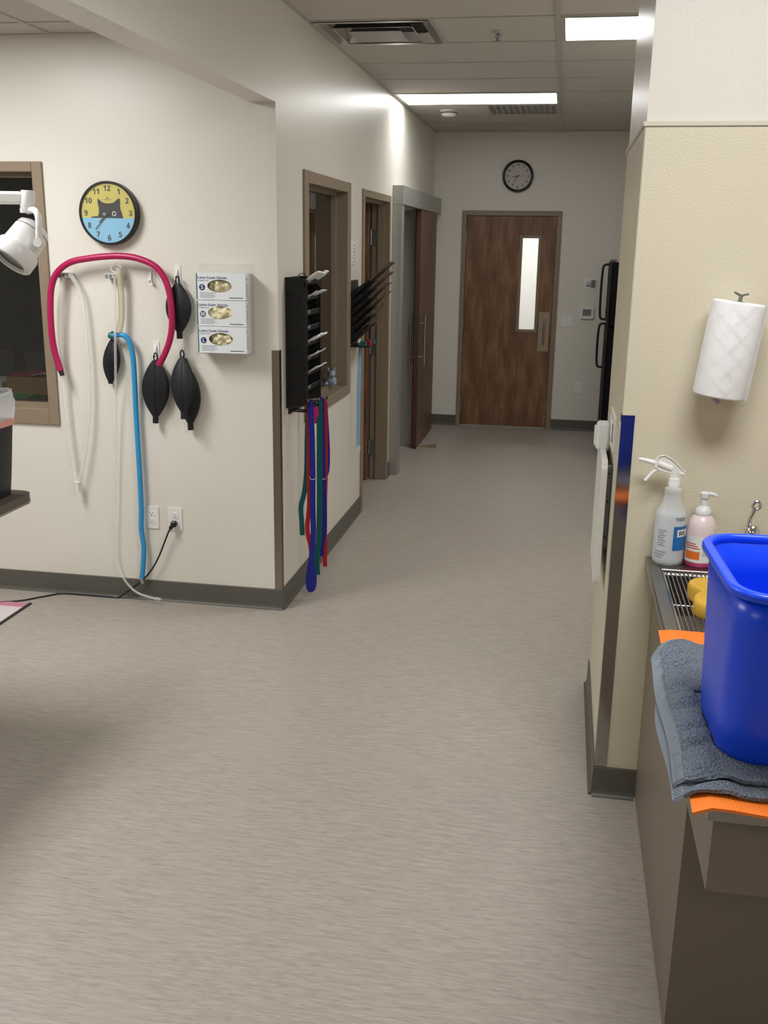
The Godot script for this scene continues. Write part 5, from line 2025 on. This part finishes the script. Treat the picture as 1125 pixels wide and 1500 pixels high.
func spray_bottle() -> void:
	var c := Vector3(0.363, DECK, -3.082)
	var t := thing("spray_bottle", "clear spray bottle with a white trigger and blue label on the tub deck", "spray bottle", c)
	var s := S()
	lathe(s, [Vector2(0, 0.004), Vector2(0.04, 0.0), Vector2(0.046, 0.006), Vector2(0.0475, 0.02), Vector2(0.047, 0.152), Vector2(0.0435, 0.168), Vector2(0.0355, 0.181), Vector2(0.0295, 0.197), Vector2(0.0255, 0.218), Vector2(0.0262, 0.224), Vector2(0.0272, 0.231), Vector2(0.0255, 0.239), Vector2(0.018, 0.243)], at(c), 32)
	done(s, "bottle_shell", m.bottle_shell, t)
	s = S()
	lathe(s, [Vector2(0, 0.006), Vector2(0.038, 0.004), Vector2(0.0445, 0.01), Vector2(0.0455, 0.022), Vector2(0.045, 0.15), Vector2(0.0425, 0.16), Vector2(0, 0.161)], at(c), 32)
	done(s, "liquid", m.liquid_blue, t)
	s = S()
	arc(s, c, 0.0479, 8, 78, 0.052, 0.128)
	var lab := done(s, "label", m.label_blue, t)
	s = S()
	arc(s, c, 0.0481, 22, 78, 0.095, 0.118)
	done(s, "label_panel", m.bottle_solid, lab)
	text("RE", 0.013, m.ink, around(c, 0.0483, 44, 0.106), lab, 0.024, 0.048, "lettering", true)
	text("TRIF", 0.011, m.ink, around(c, 0.0471, 34, 0.150), t, 0.036, 0.047, "handwriting")
	for k in 7:
		s = S()
		arc(s, c, 0.0479, -52 + (k % 3) * 2, -18 - (k % 2) * 8, 0.112 - k * 0.0078, 0.1145 - k * 0.0078, 5)
		done(s, "small_print", m.grey_print, t)
	for k in 3:
		s = S()
		arc(s, c, 0.0479, -60, -14 - k * 6, 0.044 - k * 0.009, 0.047 - k * 0.009, 6)
		done(s, "small_print", m.grey_print, t)
	s = S()
	lathe(s, [Vector2(0.018, 0.242), Vector2(0.0185, 0.244), Vector2(0.0185, 0.256), Vector2(0.0175, 0.258), Vector2(0.0175, 0.270), Vector2(0.0125, 0.272), Vector2(0.0125, 0.29)], at(c), 24)
	done(s, "collar", m.white_plastic, t)
	s = S()
	var z := c.z
	var hp := PackedVector2Array([Vector2(0.300, 1.190), Vector2(0.312, 1.205), Vector2(0.328, 1.209), Vector2(0.352, 1.197), Vector2(0.392, 1.160), Vector2(0.388, 1.154), Vector2(0.376, 1.155), Vector2(0.377, 1.142), Vector2(0.352, 1.142), Vector2(0.350, 1.156), Vector2(0.318, 1.162), Vector2(0.302, 1.172)])
	prism(s, hp, at(Vector3(0, 0, z - 0.004)), 0.008)
	tube(s, [Vector3(0.31, 1.182, z), Vector3(0.352, 1.168, z)], 0.0105, 12)
	var head := done(s, "trigger_head", m.white_plastic, t)
	s = S()
	var rim := []
	for p in hp:
		rim.append(Vector3(p.x, p.y, z))
	rim.append(rim[0])
	for k in hp.size():
		tube(s, [rim[k] + Vector3(0, 0, 0.006), rim[k + 1] + Vector3(0, 0, 0.006)], 0.0018, 6)
	done(s, "head_rib", m.white_enamel, head)
	s = S()
	tube(s, [Vector3(0.252, 1.193, z), Vector3(0.262, 1.192, z), Vector3(0.276, 1.189, z), Vector3(0.304, 1.183, z)], [0.0045, 0.0055, 0.007, 0.0085], 12)
	done(s, "nozzle", m.white_enamel, head)
	s = S()
	tube(s, curve([Vector3(0.318, 1.166, z), Vector3(0.303, 1.158, z), Vector3(0.291, 1.145, z), Vector3(0.276, 1.126, z)], 4), 0.0055, 8)
	done(s, "trigger_lever", m.white_enamel, head)

func soap_bottle() -> void:
	var c := Vector3(0.457, DECK, -3.082)
	var t := thing("soap_bottle", "pink foaming soap bottle with an orange printed label beside the spray bottle", "soap bottle", c)
	var s := S()
	lathe(s, [Vector2(0, 0.003), Vector2(0.038, 0.0), Vector2(0.0435, 0.006), Vector2(0.044, 0.016)], at(c), 32)
	done(s, "bottle_foot", m.soap_pink, t)
	s = S()
	lathe(s, [Vector2(0.044, 0.016), Vector2(0.0445, 0.105), Vector2(0.0425, 0.128), Vector2(0.036, 0.147), Vector2(0.025, 0.160), Vector2(0.018, 0.166)], at(c), 32)
	done(s, "bottle_body", m.soap_shell, t)
	s = S()
	arc(s, c, 0.0449, -70, 80, 0.018, 0.100, 20)
	var lab := done(s, "label", m.white_print, t)
	s = S()
	arc(s, c, 0.0451, -68, -6, 0.026, 0.052, 10)
	done(s, "orange_block", m.label_orange, lab)
	for k in 3:
		s = S()
		arc(s, c, 0.0451, -66, -24 + k * 8, 0.074 - k * 0.007, 0.0775 - k * 0.007, 8)
		done(s, "red_print", m.label_red, lab)
	s = S()
	arc(s, c, 0.0451, 22, 46, 0.068, 0.074, 6)
	done(s, "red_print", m.label_red, lab)
	for k in 5:
		s = S()
		arc(s, c, 0.0451, 4, 58, 0.04 + k * 0.005, 0.0422 + k * 0.005, 6)
		done(s, "small_print", m.grey_print, lab)
	s = S()
	arc(s, c, 0.0451, 44, 58, 0.024, 0.034, 4)
	done(s, "dark_print", m.ink, lab)
	s = S()
	lathe(s, [Vector2(0.0225, 0.158), Vector2(0.0245, 0.161), Vector2(0.0245, 0.175), Vector2(0.019, 0.182), Vector2(0.011, 0.19), Vector2(0.010, 0.214)], at(c), 24)
	done(s, "pump_collar", m.bottle_solid, t)
	s = S()
	var p := c + Vector3(0, 0.219, 0)
	lathe(s, [Vector2(0.013, -0.006), Vector2(0.0145, 0.0), Vector2(0.0145, 0.01), Vector2(0.010, 0.014), Vector2(0, 0.0145)], at(p), 18)
	tube(s, [p + Vector3(0.008, 0.007, 0), p + Vector3(0.022, 0.008, 0.002), p + Vector3(0.036, 0.003, 0.003)], [0.007, 0.006, 0.0045], 10)
	done(s, "pump_head", m.bottle_solid, t)

func faucet() -> void:
	var c := Vector3(0.605, DECK, -3.07)
	var t := thing("faucet", "chrome faucet with a looped lever behind the blue bucket", "faucet", c)
	var s := S()
	lathe(s, [Vector2(0.03, 0), Vector2(0.03, 0.008), Vector2(0.022, 0.014), Vector2(0.021, 0.09), Vector2(0.024, 0.1), Vector2(0.022, 0.125), Vector2(0.012, 0.138), Vector2(0, 0.14)], at(c), 24)
	done(s, "body", m.chrome, t)
	s = S()
	tube(s, curve([c + Vector3(0, 0.08, 0.01), c + Vector3(0.01, 0.1, 0.06), c + Vector3(0.02, 0.1, 0.13), c + Vector3(0.024, 0.08, 0.16)], 5), 0.011, 12)
	done(s, "spout", m.chrome, t)
	s = S()
	var a := c + Vector3(-0.012, 0.135, 0.0)
	tube(s, curve([a, a + Vector3(0.0, 0.022, 0.004), a + Vector3(0.006, 0.045, 0.006), a + Vector3(0.010, 0.062, 0.006)], 4), 0.007, 10)
	var ring := []
	for k in 17:
		var q := TAU * k / 16.0
		ring.append(a + Vector3(0.014 + sin(q) * 0.011, 0.068 - cos(q) * 0.012, 0.006))
	tube(s, ring, 0.0055, 8)
	done(s, "lever", m.chrome, t)

func sponge() -> void:
	var c := Vector3(0.455, DECK - 0.003, -2.70)
	var t := thing("sponge", "yellow peanut-shaped sponge on the tub grate", "sponge", c)
	var s := S()
	var rings := []
	for e in [[0.0, 0.9], [0.004, 0.97], [0.01, 1.0], [0.036, 1.0], [0.044, 0.97], [0.049, 0.9], [0.05, 0.8]]:
		var ring := []
		for k in 40:
			var a := TAU * k / 40.0
			var r := 0.080 + 0.036 * cos(2 * a) - 0.008 * cos(4 * a)
			# long axis along z, waist in the middle
			ring.append(c + Vector3(sin(a) * r * 1.06, 0, cos(a) * r * 1.16) * e[1] + Vector3(0, e[0], 0))
		rings.append(ring)
	skin(s, rings, true)
	done(s, "sponge_body", m.sponge, t)

func cloth_y(x: float, z: float, layer: float) -> float:
	# height of the towel: lies on mat and deck, droops past the deck edge, ridged along its hem
	var y := DECK + 0.012 + layer
	if x < 0.303:
		y -= pow((0.303 - x) / 0.055, 1.6) * 0.028
	var near := smoothstep(0.258, 0.282, x) * (1.0 - smoothstep(0.325, 0.37, x))
	y += near * (0.0065 * sin(z * 66.0 + x * 30.0 + 1.5 * sin(z * 17.0)) + 0.0045 * sin(z * 117.0 + 1.0 + x * 46.0)) + 0.008 * near
	y += 0.003 * sin(z * 13.0 + x * 5.0) * near
	if x > 0.317 and z < -1.72 and z > -2.05:
		y = minf(y, DECK + 0.012 + layer + 0.001)
	return y

func mat_and_towel() -> void:
	var t := thing("drying_mat", "orange ribbed drying mat under the grey towel", "mat", Vector3(0.6, DECK, -2.0))
	var s := S()
	var grid := []
	for r in 30:
		var row := []
		var z := lerpf(-2.465, -1.612, r / 29.0)
		for c in 24:
			var x := lerpf(0.286, 0.98, c / 23.0) - 0.012 * (r / 29.0) * (1.0 - c / 23.0)
			var y := DECK + 0.0065
			if x < 0.303:
				y -= pow((0.303 - x) / 0.055, 1.6) * 0.028
			if r > 27 and c < 6:
				y += 0.003 * sin(c * 1.1)
			row.append(Vector3(x, y, z + (0.012 * (c / 23.0) if r == 0 else 0.0)))
		grid.append(row)
	sheet(s, grid, 0.0055)
	done(s, "mat_sheet", m.mat_orange, t)
	t = thing("hand_towel", "grey terry towel folded under the blue bucket", "towel", Vector3(0.5, DECK + 0.007, -2.0))
	for layer in 2:
		var lift := 0.012 * layer
		var xl := 0.262 if layer == 0 else 0.252
		var za := -2.27 if layer == 0 else -2.325
		var zz := -1.655 if layer == 0 else -1.69
		var top := func(u: float, v: float) -> Vector3:
			# u from the hem to the right, v from back to front
			var edge := xl + 0.003 * sin(v * 9.0 + layer) - (0.016 * smoothstep(0.0, 0.5, v) if layer == 0 else -0.0)
			if layer == 1:
				edge += 0.05 * pow(1.0 - clampf(v / 0.10, 0.0, 1.0), 2.0)
			var x := lerpf(edge, 0.92, u)
			var z := lerpf(za, zz, v) + 0.006 * sin(x * 21.0) * v
			return Vector3(x, cloth_y(x, z, 0.003 + lift), z)
		s = S()
		grid = []
		for r in 241:
			var row := []
			for c in 5:
				var p: Vector3 = top.call(0.028 * c / 4.0, r / 240.0)
				if c > 0:
					p.y += 0.0012 * sin(r * 2.1)
				row.append(p + Vector3(0, 0.001, 0))
			grid.append(row)
		sheet(s, grid, 0.006)
		done(s, "hem", m.terry_hem, t)
		s = S()
		grid = []
		for r in 241:
			var row := []
			for c in 50:
				row.append(top.call(0.028 + 0.972 * pow(c / 49.0, 1.4), r / 240.0))
			grid.append(row)
		sheet(s, grid, 0.007)
		done(s, "terry_fold", m.terry, t)
	s = S()
	for x in [0.345, 0.385, 0.43]:
		var pts := []
		for r in 40:
			var z := lerpf(-2.30, -1.70, r / 39.0)
			pts.append(Vector3(x, cloth_y(x, z, 0.0165), z))
		strap(s, pts, Vector3(1, 0, 0), 0.007, 0.002)
	done(s, "woven_bands", m.terry_hem, t)

func bucket() -> void:
	var yb := DECK + 0.0285
	var h := 1.25 - yb
	var turn := Basis(Vector3.UP, 0.045)
	var foot_centre := Vector3(0.445, yb, -1.888)
	var rim_centre := Vector3(0.456, yb, -1.888)
	var t := thing("waste_basket", "bright blue plastic wastebasket standing on the grey towel", "wastebasket", foot_centre)
	var mk := func(w: float, l: float, r: float, y: float) -> Array:
		var ring := []
		var middle := foot_centre + (rim_centre - foot_centre) * (y / h)
		for p in rounded(w, l, r, 7):
			ring.append(middle + turn * Vector3(p.x, 0, -p.y) + Vector3(0, y, 0))
		return ring
	var s := S()
	var rings := []
	rings.append(mk.call(0.212, 0.262, 0.07, 0.0))
	rings.append(mk.call(0.228, 0.28, 0.075, 0.003))
	rings.append(mk.call(0.234, 0.288, 0.078, 0.012))
	for k in 6:
		var f := 0.05 + 0.91 * k / 5.0
		rings.append(mk.call(lerpf(0.236, 0.268, f), lerpf(0.292, 0.376, f), lerpf(0.078, 0.068, f), h * f))
	for k in 6:
		var f := 0.957 - 0.92 * k / 5.0
		rings.append(mk.call(lerpf(0.231, 0.263, f), lerpf(0.287, 0.371, f), lerpf(0.075, 0.065, f), h * f))
	skin(s, rings, true)
	done(s, "bucket_wall", m.bucket, t)
	s = S()
	rings = []
	for e in [[-0.003, 0.955], [0.010, 0.95], [0.014, 0.957], [0.0145, 0.985], [0.011, 0.997], [0.003, 1.0], [-0.004, 0.995], [-0.0055, 0.975], [-0.005, 0.955]]:
		rings.append(mk.call(0.268 + e[0] * 2.0, 0.376 + e[0] * 2.0, 0.068 + e[0], h * e[1]))
	skin(s, rings, false)
	done(s, "rolled_rim", m.bucket, t)
